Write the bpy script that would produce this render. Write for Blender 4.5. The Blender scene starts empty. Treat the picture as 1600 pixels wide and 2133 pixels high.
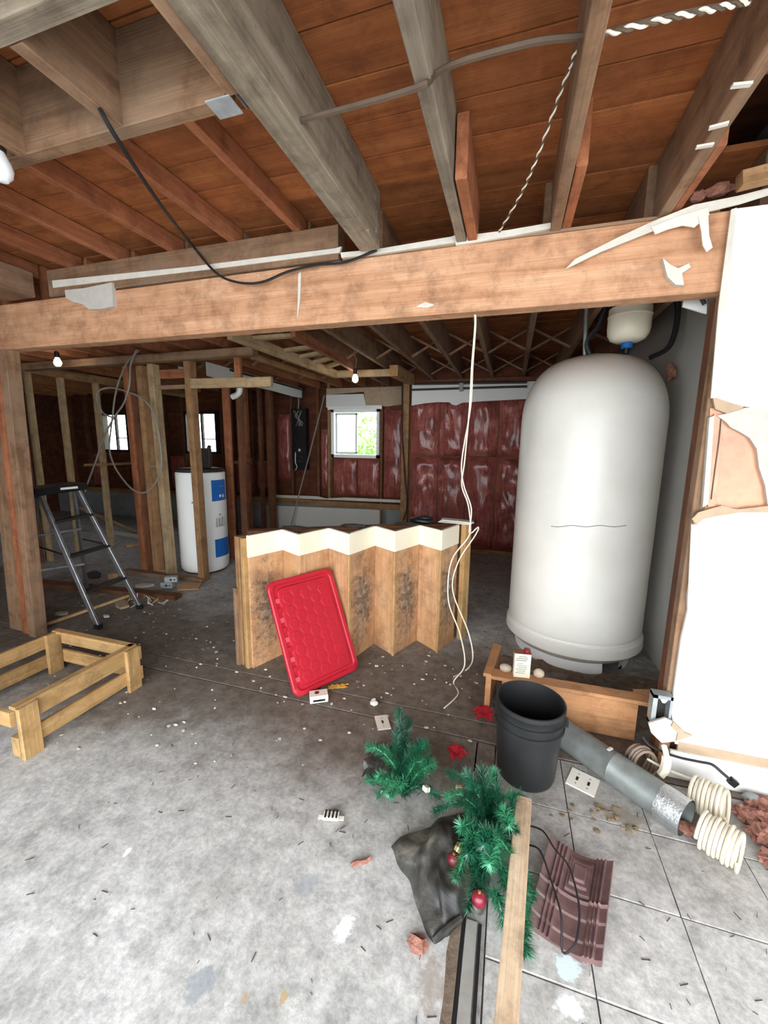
import bpy, math, random
from mathutils import Vector, Matrix, noise
R = random.Random(7)
sc = bpy.context.scene
COL = sc.collection

# ---------------------------------------------------------------- camera
F, CX, CY = 841.0, 800.0, 1066.5
YAW, PITCH, ROLL, H = 0.3004, 0.1639, 0.01397, 1.5
FW = Vector((-math.sin(YAW)*math.cos(PITCH), math.cos(YAW)*math.cos(PITCH), -math.sin(PITCH)))
r_ = FW.cross(Vector((0, 0, 1))).normalized(); u_ = r_.cross(FW)
RT = r_*math.cos(ROLL)+u_*math.sin(ROLL); UP = -r_*math.sin(ROLL)+u_*math.cos(ROLL)
EYE = Vector((0, 0, H))
cd = bpy.data.cameras.new('camera'); cam = bpy.data.objects.new('camera', cd); COL.objects.link(cam)
cd.sensor_fit = 'HORIZONTAL'; cd.sensor_width = 36; cd.lens = 36*F/1600; cd.clip_start = .02; cd.clip_end = 200
m = Matrix((RT, UP, -FW)).transposed().to_4x4(); m.translation = EYE
cam.matrix_world = m
sc.camera = cam

# ---------------------------------------------------------------- sky, exposure
w = bpy.data.worlds.new('sky'); sc.world = w; w.use_nodes = True
bg = w.node_tree.nodes['Background']; bg.inputs[0].default_value = (.90, .955, 1.0, 1); bg.inputs[1].default_value = 6.0
vs = sc.view_settings
vs.view_transform = 'Standard'; vs.look = 'None'; vs.gamma = 1; vs.use_curve_mapping = False; vs.exposure = 0.65

def ray(x, y): return FW+RT*((x-CX)/F)-UP*((y-CY)/F)
def G(x, y, z=0.0):            # point of the place at height z
    d = ray(x, y); return EYE+d*((z-H)/d.z)
def PY(x, y, Y):               # point of the place at depth Y
    d = ray(x, y); return EYE+d*(Y/d.y)
def PX(x, y, X):
    d = ray(x, y); return EYE+d*(X/d.x)
def V(*a): return Vector(a)

# ---------------------------------------------------------------- materials
def srgb(c):
    if isinstance(c, str): c = tuple(int(c[i:i+2], 16)/255 for i in (0, 2, 4))
    return tuple(((v/12.92) if v <= .04045 else ((v+.055)/1.055)**2.4) for v in c)+(1,)
class NT:
    def __init__(s, name):
        s.m = bpy.data.materials.new(name); s.m.use_nodes = True; s.t = s.m.node_tree; s.n = s.t.nodes
        s.b = s.n['Principled BSDF']
    def add(s, typ, **k):
        n = s.n.new(typ)
        for a, v in k.items():
            if a.startswith('i_'):
                n.inputs[a[2:].replace('_', ' ')].default_value = v
            else: setattr(n, a, v)
        return n
    def l(s, a, b): s.t.links.new(a, b)
    def noise(s, vec, scale, detail=4, rough=.55, dist=0):
        n = s.add('ShaderNodeTexNoise'); n.inputs['Scale'].default_value = scale; n.inputs['Detail'].default_value = detail
        n.inputs['Roughness'].default_value = rough; n.inputs['Distortion'].default_value = dist
        if vec is not None: s.l(vec, n.inputs['Vector'])
        return n.outputs['Fac']
    def ramp(s, fac, stops):
        n = s.add('ShaderNodeValToRGB'); e = n.color_ramp.elements
        while len(e) < len(stops): e.new(.5)
        for el, (p, c) in zip(e, stops):
            el.position = p; el.color = c if len(c) == 4 else srgb(c)
        s.l(fac, n.inputs[0]); return n.outputs[0]
    def mix(s, fac, a, b, mode='MIX'):
        n = s.add('ShaderNodeMix', data_type='RGBA', blend_type=mode)
        for sock, v in ((n.inputs[0], fac), (n.inputs[6], a), (n.inputs[7], b)):
            if hasattr(v, 'is_linked') or hasattr(v, 'links'): s.l(v, sock)
            else: sock.default_value = v
        return n.outputs[2]
    def math(s, op, a, b=0.0, c=0.0):
        n = s.add('ShaderNodeMath', operation=op)
        for sock, v in zip(n.inputs, (a, b, c)):
            if hasattr(v, 'links'): s.l(v, sock)
            else: sock.default_value = v
        return n.outputs[0]
    def bump(s, h, strength, dist=.01):
        n = s.add('ShaderNodeBump'); n.inputs['Strength'].default_value = strength; n.inputs['Distance'].default_value = dist
        s.l(h, n.inputs['Height']); s.l(n.outputs[0], s.b.inputs['Normal'])
    def coords(s, scale=(1, 1, 1), rnd=True):
        tc = s.add('ShaderNodeTexCoord'); v = tc.outputs['Object']
        if rnd:
            oi = s.add('ShaderNodeObjectInfo'); c = s.add('ShaderNodeCombineXYZ')
            k = s.math('MULTIPLY', oi.outputs['Random'], 37.0)
            for i in range(3): s.l(k, c.inputs[i])
            a = s.add('ShaderNodeVectorMath', operation='ADD'); s.l(v, a.inputs[0]); s.l(c.outputs[0], a.inputs[1]); v = a.outputs[0]
            s.rand = oi.outputs['Random']
        mp = s.add('ShaderNodeVectorMath', operation='MULTIPLY'); s.l(v, mp.inputs[0]); mp.inputs[1].default_value = scale
        s.raw = v
        return mp.outputs[0]

def wood(name, dark, mid, light, grain=1.0, vary=.25, rough=.75, blotch=None, blotch_amt=.5, paint=None, spec=.3):
    s = NT(name); v = s.coords((.55*grain, 9*grain, 9*grain))
    g = s.noise(v, 3.0, 8, .6, .35)
    col = s.mix(.38, s.ramp(g, [(.28, dark), (.5, mid), (.72, light)]), srgb(mid))
    fine = s.noise(s.coords((2.2, 120, 120)), 2.0, 3)
    col = s.mix(.30, col, s.ramp(fine, [(.35, 'a08060'), (.65, 'ffffff')]), 'MULTIPLY')
    grime = s.noise(s.raw, 8.5, 8, .72, .2)
    col = s.mix(.55, col, s.ramp(grime, [(.32, '7a6a5c'), (.55, 'ffffff')]), 'MULTIPLY')
    sp_ = s.add('ShaderNodeTexVoronoi'); sp_.inputs['Scale'].default_value = 16.0; s.l(s.raw, sp_.inputs['Vector'])
    col = s.mix(s.math('MULTIPLY', s.ramp(sp_.outputs['Distance'], [(.05, (1, 1, 1, 1)), (.09, (0, 0, 0, 1))]), .4), col, srgb(dark))
    if blotch:
        b = s.noise(s.raw, 2.3, 5, .6, .4)
        f = s.math('MULTIPLY', s.ramp(b, [(.45, (0, 0, 0, 1)), (.66, (1, 1, 1, 1))]), blotch_amt)
        col = s.mix(f, col, srgb(blotch))
    kn = s.add('ShaderNodeTexVoronoi'); kn.inputs['Scale'].default_value = 1.0; s.l(s.coords((2.6, 7, 7)), kn.inputs['Vector'])
    kf = s.ramp(kn.outputs['Distance'], [(.06, (1, 1, 1, 1)), (.13, (0, 0, 0, 1))])
    col = s.mix(s.math('MULTIPLY', kf, .55), col, srgb(dark))
    if paint:
        p = s.noise(s.raw, 5.5, 6, .7, .6)
        col = s.mix(s.ramp(p, [(.66, (0, 0, 0, 1)), (.70, (1, 1, 1, 1))]), col, srgb(paint))
    hv = s.add('ShaderNodeHueSaturation'); s.l(col, hv.inputs['Color'])
    s.l(s.math('MULTIPLY_ADD', s.rand, vary, 1-vary/2), hv.inputs['Value'])
    s.l(hv.outputs[0], s.b.inputs['Base Color'])
    s.b.inputs['Roughness'].default_value = rough; s.b.inputs['Specular IOR Level'].default_value = spec
    s.bump(s.math('ADD', g, fine), .25, .004)
    return s.m
def plain(name, c, rough=.5, metal=0, var=.08, scale=12, bump=0, spec=.5, c2=None, trans=0, coat=0):
    s = NT(name); v = s.coords()
    n = s.noise(v, scale, 5, .6)
    a = srgb(c); b = srgb(c2) if c2 else tuple(x*(1-var*2.2) for x in a[:3])+(1,)
    s.l(s.ramp(n, [(.3, b), (.68, a)]), s.b.inputs['Base Color'])
    s.b.inputs['Roughness'].default_value = rough; s.b.inputs['Metallic'].default_value = metal
    s.b.inputs['Specular IOR Level'].default_value = spec
    s.b.inputs['Transmission Weight'].default_value = trans; s.b.inputs['Coat Weight'].default_value = coat
    if bump: s.bump(s.noise(v, scale*2.5, 5, .65), bump, .01)
    return s.m
def emit(name, c, k):
    s = NT(name); s.b.inputs['Base Color'].default_value = srgb(c)
    s.b.inputs['Emission Color'].default_value = srgb(c); s.b.inputs['Emission Strength'].default_value = k
    return s.m

MT = {}
MT['header'] = wood('header_fir', '98643f', 'd09f7b', 'e2ba98', .8, .08, .7, 'bf8f6c', .4, None)
MT['deck'] = wood('deck_board_wood', '6e3a1c', 'a8663a', 'c0804f', .6, .35, .8, '7c4a2a', .5)
MT['joist'] = wood('joist_wood', '5e4534', '8f6f55', 'ab8a6c', .9, .25, .8, '8a7460', .6)
MT['joist_red'] = wood('red_joist_wood', '6e3b24', 'a96a48', 'c2855f', .9, .2, .75, '8f5d42', .4)
MT['grey'] = wood('weathered_timber', '5a5044', '958977', 'b5aa98', .8, .15, .85, '6b6258', .7, 'cfc6b6')
MT['stud'] = wood('stud_wood', '6e4c30', 'a17c56', 'bb966e', .9, .25, .75, '94653f', .4)
MT['stud_dark'] = wood('dark_stud_wood', '462a1c', '754a31', '93654a', .9, .25, .8, '52382a', .5)
MT['stud_pale'] = wood('pale_stud_wood', '8a6c48', 'b29a76', 'c6b08d', .9, .2, .75, '9c7d58', .4)
MT['pine'] = wood('pine_wood', 'b58a55', 'd9b583', 'ebcfa3', .8, .12, .65, 'c79b68', .3)
MT['crate'] = wood('crate_wood', '94703f', 'bd9a68', 'd0b080', .8, .2, .7, 'ba8a52', .4)
MT['batten'] = wood('batten_wood', 'a98c6c', 'cdb497', 'dfcbb0', .8, .05, .6, 'c2a585', .4)
MT['sill'] = wood('sill_wood', 'a4683f', 'd09a6c', 'e0b085', .8, .15, .7, 'b07c54', .4)
MT['sheath'] = wood('sheathing_wood', '3d2418', '6b3d28', '84523a', .5, .25, .85, '452c20', .5)
MT['screen'] = wood('veneer_wood', 'ad7c4e', 'cfa27a', 'ddb894', .7, .1, .6, 'c3935c', .4)
MT['white_wall'] = plain('painted_drywall', 'e2e1dc', .65, 0, .02, 3, .03)
MT['grey_wall'] = plain('unpainted_drywall', 'bdbab2', .85, 0, .05, 2, .02)
MT['gypsum'] = plain('torn_gypsum', 'c4bfb6', .9, 0, .06, 30, .3)
MT['paper'] = plain('torn_paper', 'b79f85', .9, 0, .08, 14, .1)
MT['tape'] = plain('drywall_tape', 'd6d0c4', .85, 0, .07, 18, .1)
MT['ply'] = plain('plastic_covered_plywood', 'cf9670', .4, 0, .12, 7, .3, c2='a86f50', coat=.2)
MT['insul'] = plain('pink_insulation', 'b98574', .95, 0, .15, 40, 1.0, c2='7d4a3c')
MT['white_paint'] = plain('white_gloss_paint', 'f2f2ee', .35, 0, .02, 4)
MT['cream'] = plain('cream_paint', 'f3ead2', .4, 0, .03, 5)
MT['black'] = plain('black_plastic', '1c1d1d', .4, 0, .2, 8)
MT['rubber'] = plain('black_rubber', '202022', .6, 0, .15, 8)
MT['cable_grey'] = plain('grey_cable', '8b847a', .6, 0, .1, 10)
MT['cable_white'] = plain('white_cable', 'ece4d2', .6, 0, .05, 10)
MT['cable_brown'] = plain('dusty_cable', '5d4c3c', .8, 0, .15, 10)
MT['steel'] = plain('galvanised_steel', 'b4babb', .45, .35, .14, 22, .03)
MT['dull_steel'] = plain('dull_galvanised_steel', '8b908d', .5, .4, .14, 16, .05)
MT['dark_metal'] = plain('dark_iron', '3b3632', .6, .4, .15, 12)
MT['alu'] = plain('worn_aluminium', '98989a', .42, .7, .15, 18)
MT['blue'] = plain('blue_plastic', '1f66b4', .45, 0, .05, 6)
MT['red'] = plain('red_plastic', 'bb1c2f', .42, 0, .05, 5, .04)
MT['red_cloth'] = plain('red_petal_cloth', 'c0182e', .7, 0, .15, 12)
MT['maroon'] = plain('maroon_bauble', '7c1f2e', .3, 0, .1, 6)
MT['gold'] = plain('gold_foil', 'd8c07a', .3, .6, .2, 20)
MT['soft_white'] = plain('ivory_plastic', 'efe9dc', .45, 0, .04, 10)
MT['kraft'] = plain('brown_cardboard', 'b58a5f', .9, 0, .1, 9)
MT['yellow'] = plain('yellow_wrapper', 'e6b04a', .5, 0, .15, 25)
MT['ink'] = plain('dark_ink', '53604a', .8, 0, .1, 9)
MT['ink_grey'] = plain('grey_ink', 'a9adb0', .8, 0, .1, 9)
MT['pebble'] = plain('pale_pebble', 'cdbba6', .7, 0, .15, 9)
MT['copper'] = plain('copper_pipe', '9a5a3a', .4, .8, .15, 9)
MT['leaf'] = plain('garden_leaf', 'a9d27a', .6, 0, .25, 3, c2='6ea34c')
MT['bark'] = plain('bark', '5b4636', .9, 0, .2, 12)
MT['foil'] = plain('foil_tape', 'cdd0d0', .25, .85, .1, 30, .6)
MT['green'] = plain('dark_green_needles', '1c6a4a', .35, 0, .2, 30, c2='0d3d2b', spec=.8)
MT['green2'] = plain('light_green_needles', '4aa274', .35, 0, .2, 30, c2='1b6747', spec=.8)
MT['vinyl'] = plain('white_vinyl', 'f4f5f4', .4, 0, .02, 4)
MT['crumb'] = plain('pale_crumbs', 'd9d2c4', .9, 0, .2, 30)
MT['twig'] = plain('dark_twigs', '4a4038', .9, 0, .2, 30)
MT['concrete_wall'] = plain('concrete_stem_wall', '8f9290', .9, 0, .12, 5, .2)
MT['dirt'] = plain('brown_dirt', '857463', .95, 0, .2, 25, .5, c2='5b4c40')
MT['romex'] = plain('cream_cable_jacket', 'e6dcc6', .5, 0, .08, 12)
MT['hose_tan'] = plain('dusty_tan_cable', '8f7c6c', .7, 0, .15, 12)
MT['track'] = plain('grey_track_metal', 'b5b3ad', .5, .2, .12, 15, .05)
MT['leaf_dry'] = plain('dry_leaf', '8a7454', .9, 0, .2, 20)
MT['grass'] = plain('lawn', '7fae55', .95, 0, .25, 1.5)

MT['red_sheen'] = plain('red_plastic_sheen', 'd4505f', .4, 0, .05, 5)  # lighter copy of the lid red, gloss on the rim tabs painted in
# veneer with a mouldy scuffed patch of its own
sm = MT['screen'].copy(); sm.name = 'stained_veneer_wood'; MT['screen_a'] = sm
t_ = sm.node_tree; pb_ = t_.nodes['Principled BSDF']; src = pb_.inputs['Base Color'].links[0].from_socket
s = NT.__new__(NT); s.m = sm; s.t = t_; s.n = t_.nodes; s.b = pb_
tc_ = s.add('ShaderNodeTexCoord'); vm_ = s.add('ShaderNodeVectorMath', operation='MULTIPLY'); s.l(tc_.outputs['Object'], vm_.inputs[0]); vm_.inputs[1].default_value = (2.6, 0, 6.0)
ln_ = s.add('ShaderNodeVectorMath', operation='LENGTH'); s.l(vm_.outputs[0], ln_.inputs[0])
nn_ = s.noise(tc_.outputs['Object'], 26, 6, .7, 1.0); n2_ = s.noise(tc_.outputs['Object'], 6, 4, .6, .5)
d_ = s.math('ADD', s.math('ADD', ln_.outputs['Value'], s.math('MULTIPLY', s.math('SUBTRACT', nn_, .5), 2.2)), s.math('MULTIPLY', s.math('SUBTRACT', n2_, .5), 1.2))
f_ = s.ramp(d_, [(.25, (.85, .85, .85, 1)), (1.0, (0, 0, 0, 1))])
s.l(s.mix(f_, src, s.ramp(nn_, [(.4, '4a4038'), (.58, '7d7266'), (.7, 'cfc9bd')])), pb_.inputs['Base Color'])

# clear vapour plastic over red batts
s = NT('plastic_covered_batt'); v = s.coords((1, 1, 1))
n1 = s.noise(v, 5, 5, .6, .8); wr = s.noise(s.coords((7, 7, 1.6)), 3, 4, .6, 2.0)
c = s.ramp(n1, [(.3, '803a32'), (.55, 'b25a4f'), (.75, 'c97f70')])
c = s.mix(s.ramp(wr, [(.60, (0, 0, 0, 1)), (.76, (.4, .4, .4, 1))]), c, srgb('e0a898'))  # highlights of the plastic wrinkles painted into the colour
s.l(c, s.b.inputs['Base Color']); s.b.inputs['Roughness'].default_value = .32; s.b.inputs['Coat Weight'].default_value = .5; s.b.inputs['Coat Roughness'].default_value = .2
s.bump(wr, 1.0, .06); MT['batt'] = s.m
# dusty black plastic bag
s = NT('dusty_black_plastic'); v = s.coords()
n1 = s.noise(v, 7, 6, .65, .8)
s.l(s.ramp(n1, [(.4, '232220'), (.55, '45433e'), (.75, '8a8478')]), s.b.inputs['Base Color']); s.b.inputs['Roughness'].default_value = .5
s.bump(n1, .3, .02); MT['bag'] = s.m
# fired clay tile
s = NT('purple_brown_clay'); v = s.coords()
n1 = s.noise(v, 14, 6, .6)
s.l(s.ramp(n1, [(.3, '5a4242'), (.6, '7a5d5b'), (.85, 'a68d87')]), s.b.inputs['Base Color']); s.b.inputs['Roughness'].default_value = .55; MT['clay'] = s.m
# black bucket scuffed
s = NT('scuffed_black_bucket'); v = s.coords((1, 1, .35))
n1 = s.noise(v, 40, 5, .7); n2 = s.noise(s.raw, 4, 4)
s.l(s.mix(s.ramp(n1, [(.68, (0, 0, 0, 1)), (.80, (.5, .5, .5, 1))]), s.ramp(n2, [(.3, '1a1b1c'), (.7, '2b2c2d')]), srgb('6d6f6f')), s.b.inputs['Base Color'])
s.b.inputs['Roughness'].default_value = .42; MT['bucket'] = s.m
# fibreglass pressure tank with dust lying on the dome
s = NT('off_white_tank_paint'); v = s.coords((1, 1, 1), False)
n1 = s.noise(v, 3, 5, .6); sx = s.add('ShaderNodeSeparateXYZ'); s.l(v, sx.inputs[0])
base = s.ramp(n1, [(.3, 'd2cfc6'), (.7, 'dedbd3')])
zz = s.math('ADD', sx.outputs['Z'], s.math('MULTIPLY', n1, .18))
dust = s.add('ShaderNodeMapRange'); s.l(zz, dust.inputs[0]); dust.inputs[1].default_value = 1.93; dust.inputs[2].default_value = 2.16
s.l(s.mix(s.math('MULTIPLY', dust.outputs[0], .75), base, srgb('b39d88')), s.b.inputs['Base Color']); s.b.inputs['Roughness'].default_value = .38
s.bump(s.noise(v, 60, 3), .05, .004); MT['tank'] = s.m

# concrete: trowel blotches, brown dirt with painted light falloff, spilt white paint with its own outline
def concrete(name, a, b, c, dirt_shade_amt=.9):
    s = NT(name)
    tc = s.add('ShaderNodeTexCoord'); ge = s.add('ShaderNodeNewGeometry'); v = ge.outputs['Position']
    n1 = s.noise(v, 2.2, 8, .66, .25); n2 = s.noise(v, 13, 8, .74, .15); n3 = s.noise(v, 60, 4, .7)
    col = s.ramp(n1, [(.30, a), (.5, b), (.7, c)])
    col = s.mix(.55, col, s.ramp(n2, [(.35, '8f8f8f'), (.6, 'ffffff')]), 'MULTIPLY')
    col = s.mix(.35, col, s.ramp(n3, [(.35, '9a958d'), (.6, 'ffffff')]), 'MULTIPLY')
    # brown dirt along the footing, plus painted light falloff, brighter in the back rooms
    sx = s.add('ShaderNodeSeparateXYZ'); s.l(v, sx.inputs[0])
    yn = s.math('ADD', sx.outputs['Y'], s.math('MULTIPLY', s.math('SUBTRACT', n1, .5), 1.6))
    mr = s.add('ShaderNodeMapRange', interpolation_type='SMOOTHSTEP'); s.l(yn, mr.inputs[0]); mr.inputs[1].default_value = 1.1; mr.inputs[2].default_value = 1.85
    mr.inputs[4].default_value = dirt_shade_amt
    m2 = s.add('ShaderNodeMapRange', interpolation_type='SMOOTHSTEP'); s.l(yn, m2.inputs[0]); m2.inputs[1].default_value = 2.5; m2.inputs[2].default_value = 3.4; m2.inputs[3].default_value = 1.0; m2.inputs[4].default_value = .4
    dirt_shade_f = s.math('MULTIPLY', mr.outputs[0], m2.outputs[0])
    col = s.mix(dirt_shade_f, col, s.ramp(n2, [(.35, '4c4036'), (.6, '6b5f52'), (.8, '897d70')]))
    # paint spills: centre, half sizes
    dn = s.noise(v, 14, 4, .6); dn2 = s.noise(v, 45, 3, .6)
    for (x, y, rx, ry, hexc, k) in SPILLS:
        vm = s.add('ShaderNodeVectorMath', operation='SUBTRACT'); s.l(v, vm.inputs[0]); vm.inputs[1].default_value = (x, y, 0)
        vd = s.add('ShaderNodeVectorMath', operation='MULTIPLY'); s.l(vm.outputs[0], vd.inputs[0]); vd.inputs[1].default_value = (1/rx, 1/ry, 0)
        ln = s.add('ShaderNodeVectorMath', operation='LENGTH'); s.l(vd.outputs[0], ln.inputs[0])
        d = s.math('ADD', ln.outputs['Value'], s.math('ADD', s.math('MULTIPLY', s.math('SUBTRACT', dn, .5), 2.2), s.math('MULTIPLY', s.math('SUBTRACT', dn2, .5), 1.2)))
        f = s.ramp(d, [(.55, (k, k, k, 1)), (.85, (0, 0, 0, 1))])
        col = s.mix(f, col, srgb(hexc))
    s.l(col, s.b.inputs['Base Color']); s.b.inputs['Roughness'].default_value = .68; s.b.inputs['Specular IOR Level'].default_value = .35
    s.bump(s.math('ADD', n2, s.math('MULTIPLY', n3, .4)), .22, .008)
    return s.m
p_ = lambda x, y: (G(x, y).x, G(x, y).y)
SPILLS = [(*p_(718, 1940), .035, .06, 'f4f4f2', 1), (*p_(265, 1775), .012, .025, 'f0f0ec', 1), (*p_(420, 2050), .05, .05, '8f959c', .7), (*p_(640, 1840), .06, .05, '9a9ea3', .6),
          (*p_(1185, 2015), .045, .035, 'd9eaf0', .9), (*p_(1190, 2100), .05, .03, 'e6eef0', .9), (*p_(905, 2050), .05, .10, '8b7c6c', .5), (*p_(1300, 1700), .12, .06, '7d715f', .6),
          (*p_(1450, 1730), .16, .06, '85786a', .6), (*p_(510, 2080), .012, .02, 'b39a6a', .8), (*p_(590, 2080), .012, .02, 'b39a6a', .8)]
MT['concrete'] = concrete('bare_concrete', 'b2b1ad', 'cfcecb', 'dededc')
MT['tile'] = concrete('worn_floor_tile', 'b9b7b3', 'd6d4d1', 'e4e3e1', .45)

# ---------------------------------------------------------------- mesh helpers
WM = {}
class MB:
    def __init__(s): s.v = []; s.f = []; s.smooth = False
    def add(s, vs, fs):
        o = len(s.v); s.v += [tuple(p) for p in vs]; s.f += [tuple(i+o for i in f) for f in fs]; return s
    def box(s, c, size, mat=None, ch=0.0):
        hx, hy, hz = size[0]/2, size[1]/2, size[2]/2
        if ch <= 0:
            pts = [V(x*hx, y*hy, z*hz) for x in (-1, 1) for y in (-1, 1) for z in (-1, 1)]
            fs = [(0, 1, 3, 2), (4, 6, 7, 5), (0, 4, 5, 1), (2, 3, 7, 6), (0, 2, 6, 4), (1, 5, 7, 3)]
        else:
            prof = [(hy-ch, hz), (hy, hz-ch), (hy, -hz+ch), (hy-ch, -hz), (-hy+ch, -hz), (-hy, -hz+ch), (-hy, hz-ch), (-hy+ch, hz)]
            pts = [V(x*hx, a, b) for x in (-1, 1) for a, b in prof]
            fs = [tuple(range(8)), tuple(range(15, 7, -1))]+[(i, i+8, (i+1) % 8+8, (i+1) % 8) for i in range(8)]
        M = Matrix.Translation(Vector(c)) @ (mat.to_4x4() if mat else Matrix.Identity(4))
        return s.add([M @ p for p in pts], fs)
    def tube(s, pts, r, n=8, caps=True, closed=False):
        pts = [Vector(p) for p in pts]; N = len(pts)
        rr = r if isinstance(r, (list, tuple)) else [r]*N
        t0 = (pts[1]-pts[0]).normalized(); a = t0.orthogonal().normalized(); vs_ = []
        for i, p in enumerate(pts):
            if closed: t = (pts[(i+1) % N]-pts[i-1])
            else: t = pts[min(i+1, N-1)]-pts[max(i-1, 0)]
            t = t.normalized() if t.length > 1e-9 else t0
            a = (a-t*a.dot(t)); a = a.normalized() if a.length > 1e-6 else t.orthogonal().normalized()
            b = t.cross(a)
            vs_ += [p+(a*math.cos(k*2*math.pi/n)+b*math.sin(k*2*math.pi/n))*rr[i] for k in range(n)]
        fs = []
        for i in range(N if closed else N-1):
            j = (i+1) % N
            fs += [(i*n+k, i*n+(k+1) % n, j*n+(k+1) % n, j*n+k) for k in range(n)]
        if caps and not closed: fs += [tuple(range(n-1, -1, -1)), tuple(range((N-1)*n, N*n))]
        s.smooth = True
        return s.add(vs_, fs)
    def lathe(s, prof, n=32, c=(0, 0, 0), a0=0, a1=2*math.pi, mat=None):
        full = abs(a1-a0-2*math.pi) < 1e-6; m_ = n if full else n+1
        M = Matrix.Translation(Vector(c)) @ (mat.to_4x4() if mat else Matrix.Identity(4))
        vs_ = [M @ V(r*math.cos(a0+(a1-a0)*k/n), r*math.sin(a0+(a1-a0)*k/n), z) for r, z in prof for k in range(m_)]
        fs = []
        for i in range(len(prof)-1):
            for k in range(n):
                k2 = (k+1) % m_
                fs.append((i*m_+k, i*m_+k2, (i+1)*m_+k2, (i+1)*m_+k))
        s.smooth = True
        return s.add(vs_, fs)
    def prism(s, poly, d0, d1, M=None):           # polygon in local XZ, extruded along local Y
        n = len(poly); M = M or Matrix.Identity(4)
        vs_ = [M @ V(x, d, z) for d in (d0, d1) for x, z in poly]
        fs = [tuple(range(n)), tuple(range(2*n-1, n-1, -1))]+[(i, i+n, (i+1) % n+n, (i+1) % n) for i in range(n)]
        return s.add(vs_, fs)
    def grid(s, fn, nu, nv, thick=None):          # fn(u,v)->point ; closed slab when thick vector is given
        top = [fn(i/nu, j/nv) for j in range(nv+1) for i in range(nu+1)]; w_ = nu+1
        fs = [(j*w_+i, j*w_+i+1, (j+1)*w_+i+1, (j+1)*w_+i) for j in range(nv) for i in range(nu)]
        if thick is not None:
            o = len(top); top = top+[p+(thick(k) if callable(thick) else thick) for k, p in enumerate(top)]
            fs += [tuple(i+o for i in f[::-1]) for f in fs]
            b = [i for i in range(w_)]+[j*w_+nu for j in range(1, nv+1)]+[nv*w_+i for i in range(nu-1, -1, -1)]+[j*w_ for j in range(nv-1, 0, -1)]
            fs += [(b[k], b[k]+o, b[(k+1) % len(b)]+o, b[(k+1) % len(b)]) for k in range(len(b))]
        s.smooth = True
        return s.add(top, fs)
    def lump(s, c, r, seed=0, sub=2, amp=.4, freq=2.0, flat=None):
        import bmesh
        bm = bmesh.new(); bmesh.ops.create_icosphere(bm, subdivisions=sub, radius=1)
        vs_ = []
        for v_ in bm.verts:
            p = v_.co.copy(); p *= 1+amp*noise.noise(p*freq+V(seed*3.1, seed*1.7, seed))
            p = V(p.x*r[0], p.y*r[1], p.z*r[2])+Vector(c)
            if flat is not None: p.z = max(p.z, flat)
            vs_.append(p)
        bm.verts.index_update()
        s.add(vs_, [tuple(x.index for x in f.verts) for f in bm.faces]); bm.free(); s.smooth = True
        return s
    def mesh(s, name):
        me = bpy.data.meshes.new(name); me.from_pydata(s.v, [], s.f); me.update()
        import bmesh
        bm = bmesh.new(); bm.from_mesh(me); bmesh.ops.recalc_face_normals(bm, faces=bm.faces); bm.to_mesh(me); bm.free()
        if s.smooth:
            me.polygons.foreach_set('use_smooth', [True]*len(me.polygons))
            try: me.set_sharp_from_angle(angle=math.radians(38))
            except Exception: pass
        return me
def put(name, me, mat, parent=None, world=None, **tags):
    o = bpy.data.objects.new(name, me); COL.objects.link(o)
    world = world if world is not None else Matrix.Identity(4)
    WM[o] = world
    if parent is not None:
        o.parent = parent; o.matrix_basis = WM[parent].inverted() @ world
    else: o.matrix_basis = world
    if mat is not None and me is not None and len(me.materials) == 0: me.materials.append(MT[mat])
    for k, v_ in tags.items(): o[k] = v_
    return o
def build(mb, name, mat, parent=None, origin=None, **tags):   # mesh made in world coordinates, origin moved to its base
    if origin is None:
        xs = [p[0] for p in mb.v]; ys = [p[1] for p in mb.v]; zs = [p[2] for p in mb.v]
        origin = V((min(xs)+max(xs))/2, (min(ys)+max(ys))/2, min(zs))
    origin = Vector(origin); mb.v = [tuple(Vector(p)-origin) for p in mb.v]
    return put(name, mb.mesh(name), mat, parent, Matrix.Translation(origin), **tags)
def thing(name, loc, label, category, group=None, rotz=0.0, **tags):
    o = put(name, None, None, None, Matrix.Translation(Vector(loc)) @ Matrix.Rotation(rotz, 4, 'Z'), label=label, category=category, **tags)
    if group: o['group'] = group
    return o
def frame(p0, p1, up=(0, 0, 1)):
    x = (Vector(p1)-Vector(p0)).normalized(); z = Vector(up); z = z-x*z.dot(x)
    if z.length < 1e-4: z = V(0, 1, 0)-x*x.y
    z.normalize(); y = z.cross(x)
    return Matrix((x, y, z)).transposed().to_4x4()
LC = {}
def lumber(name, p0, p1, w_, h_, mat, parent=None, up=(0, 0, 1), ch=.003, **tags):   # axis p0-p1, w across, h along up
    L = (Vector(p1)-Vector(p0)).length
    key = (round(L, 3), round(w_, 4), round(h_, 4), mat, ch)
    if key not in LC:
        me = MB().box((0, 0, 0), (L, w_, h_), None, ch).mesh(name); me.materials.append(MT[mat]); LC[key] = me
    M = frame(p0, p1, up); M.translation = (Vector(p0)+Vector(p1))/2
    return put(name, LC[key], None, parent, M, **tags)
def smooth(pts, k=6, closed=False):
    pts = [Vector(p) for p in pts]; N = len(pts); out = []
    rng = range(N) if closed else range(N-1)
    for i in rng:
        if closed: a, b, c, d = pts[i-1], pts[i], pts[(i+1) % N], pts[(i+2) % N]
        else: a, b, c, d = pts[max(i-1, 0)], pts[i], pts[i+1], pts[min(i+2, N-1)]
        for j in range(k):
            t = j/k
            out.append(.5*((2*b)+(c-a)*t+(2*a-5*b+4*c-d)*t*t+(3*b-a-3*c+d)*t**3))
    if not closed: out.append(pts[-1])
    return out
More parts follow.
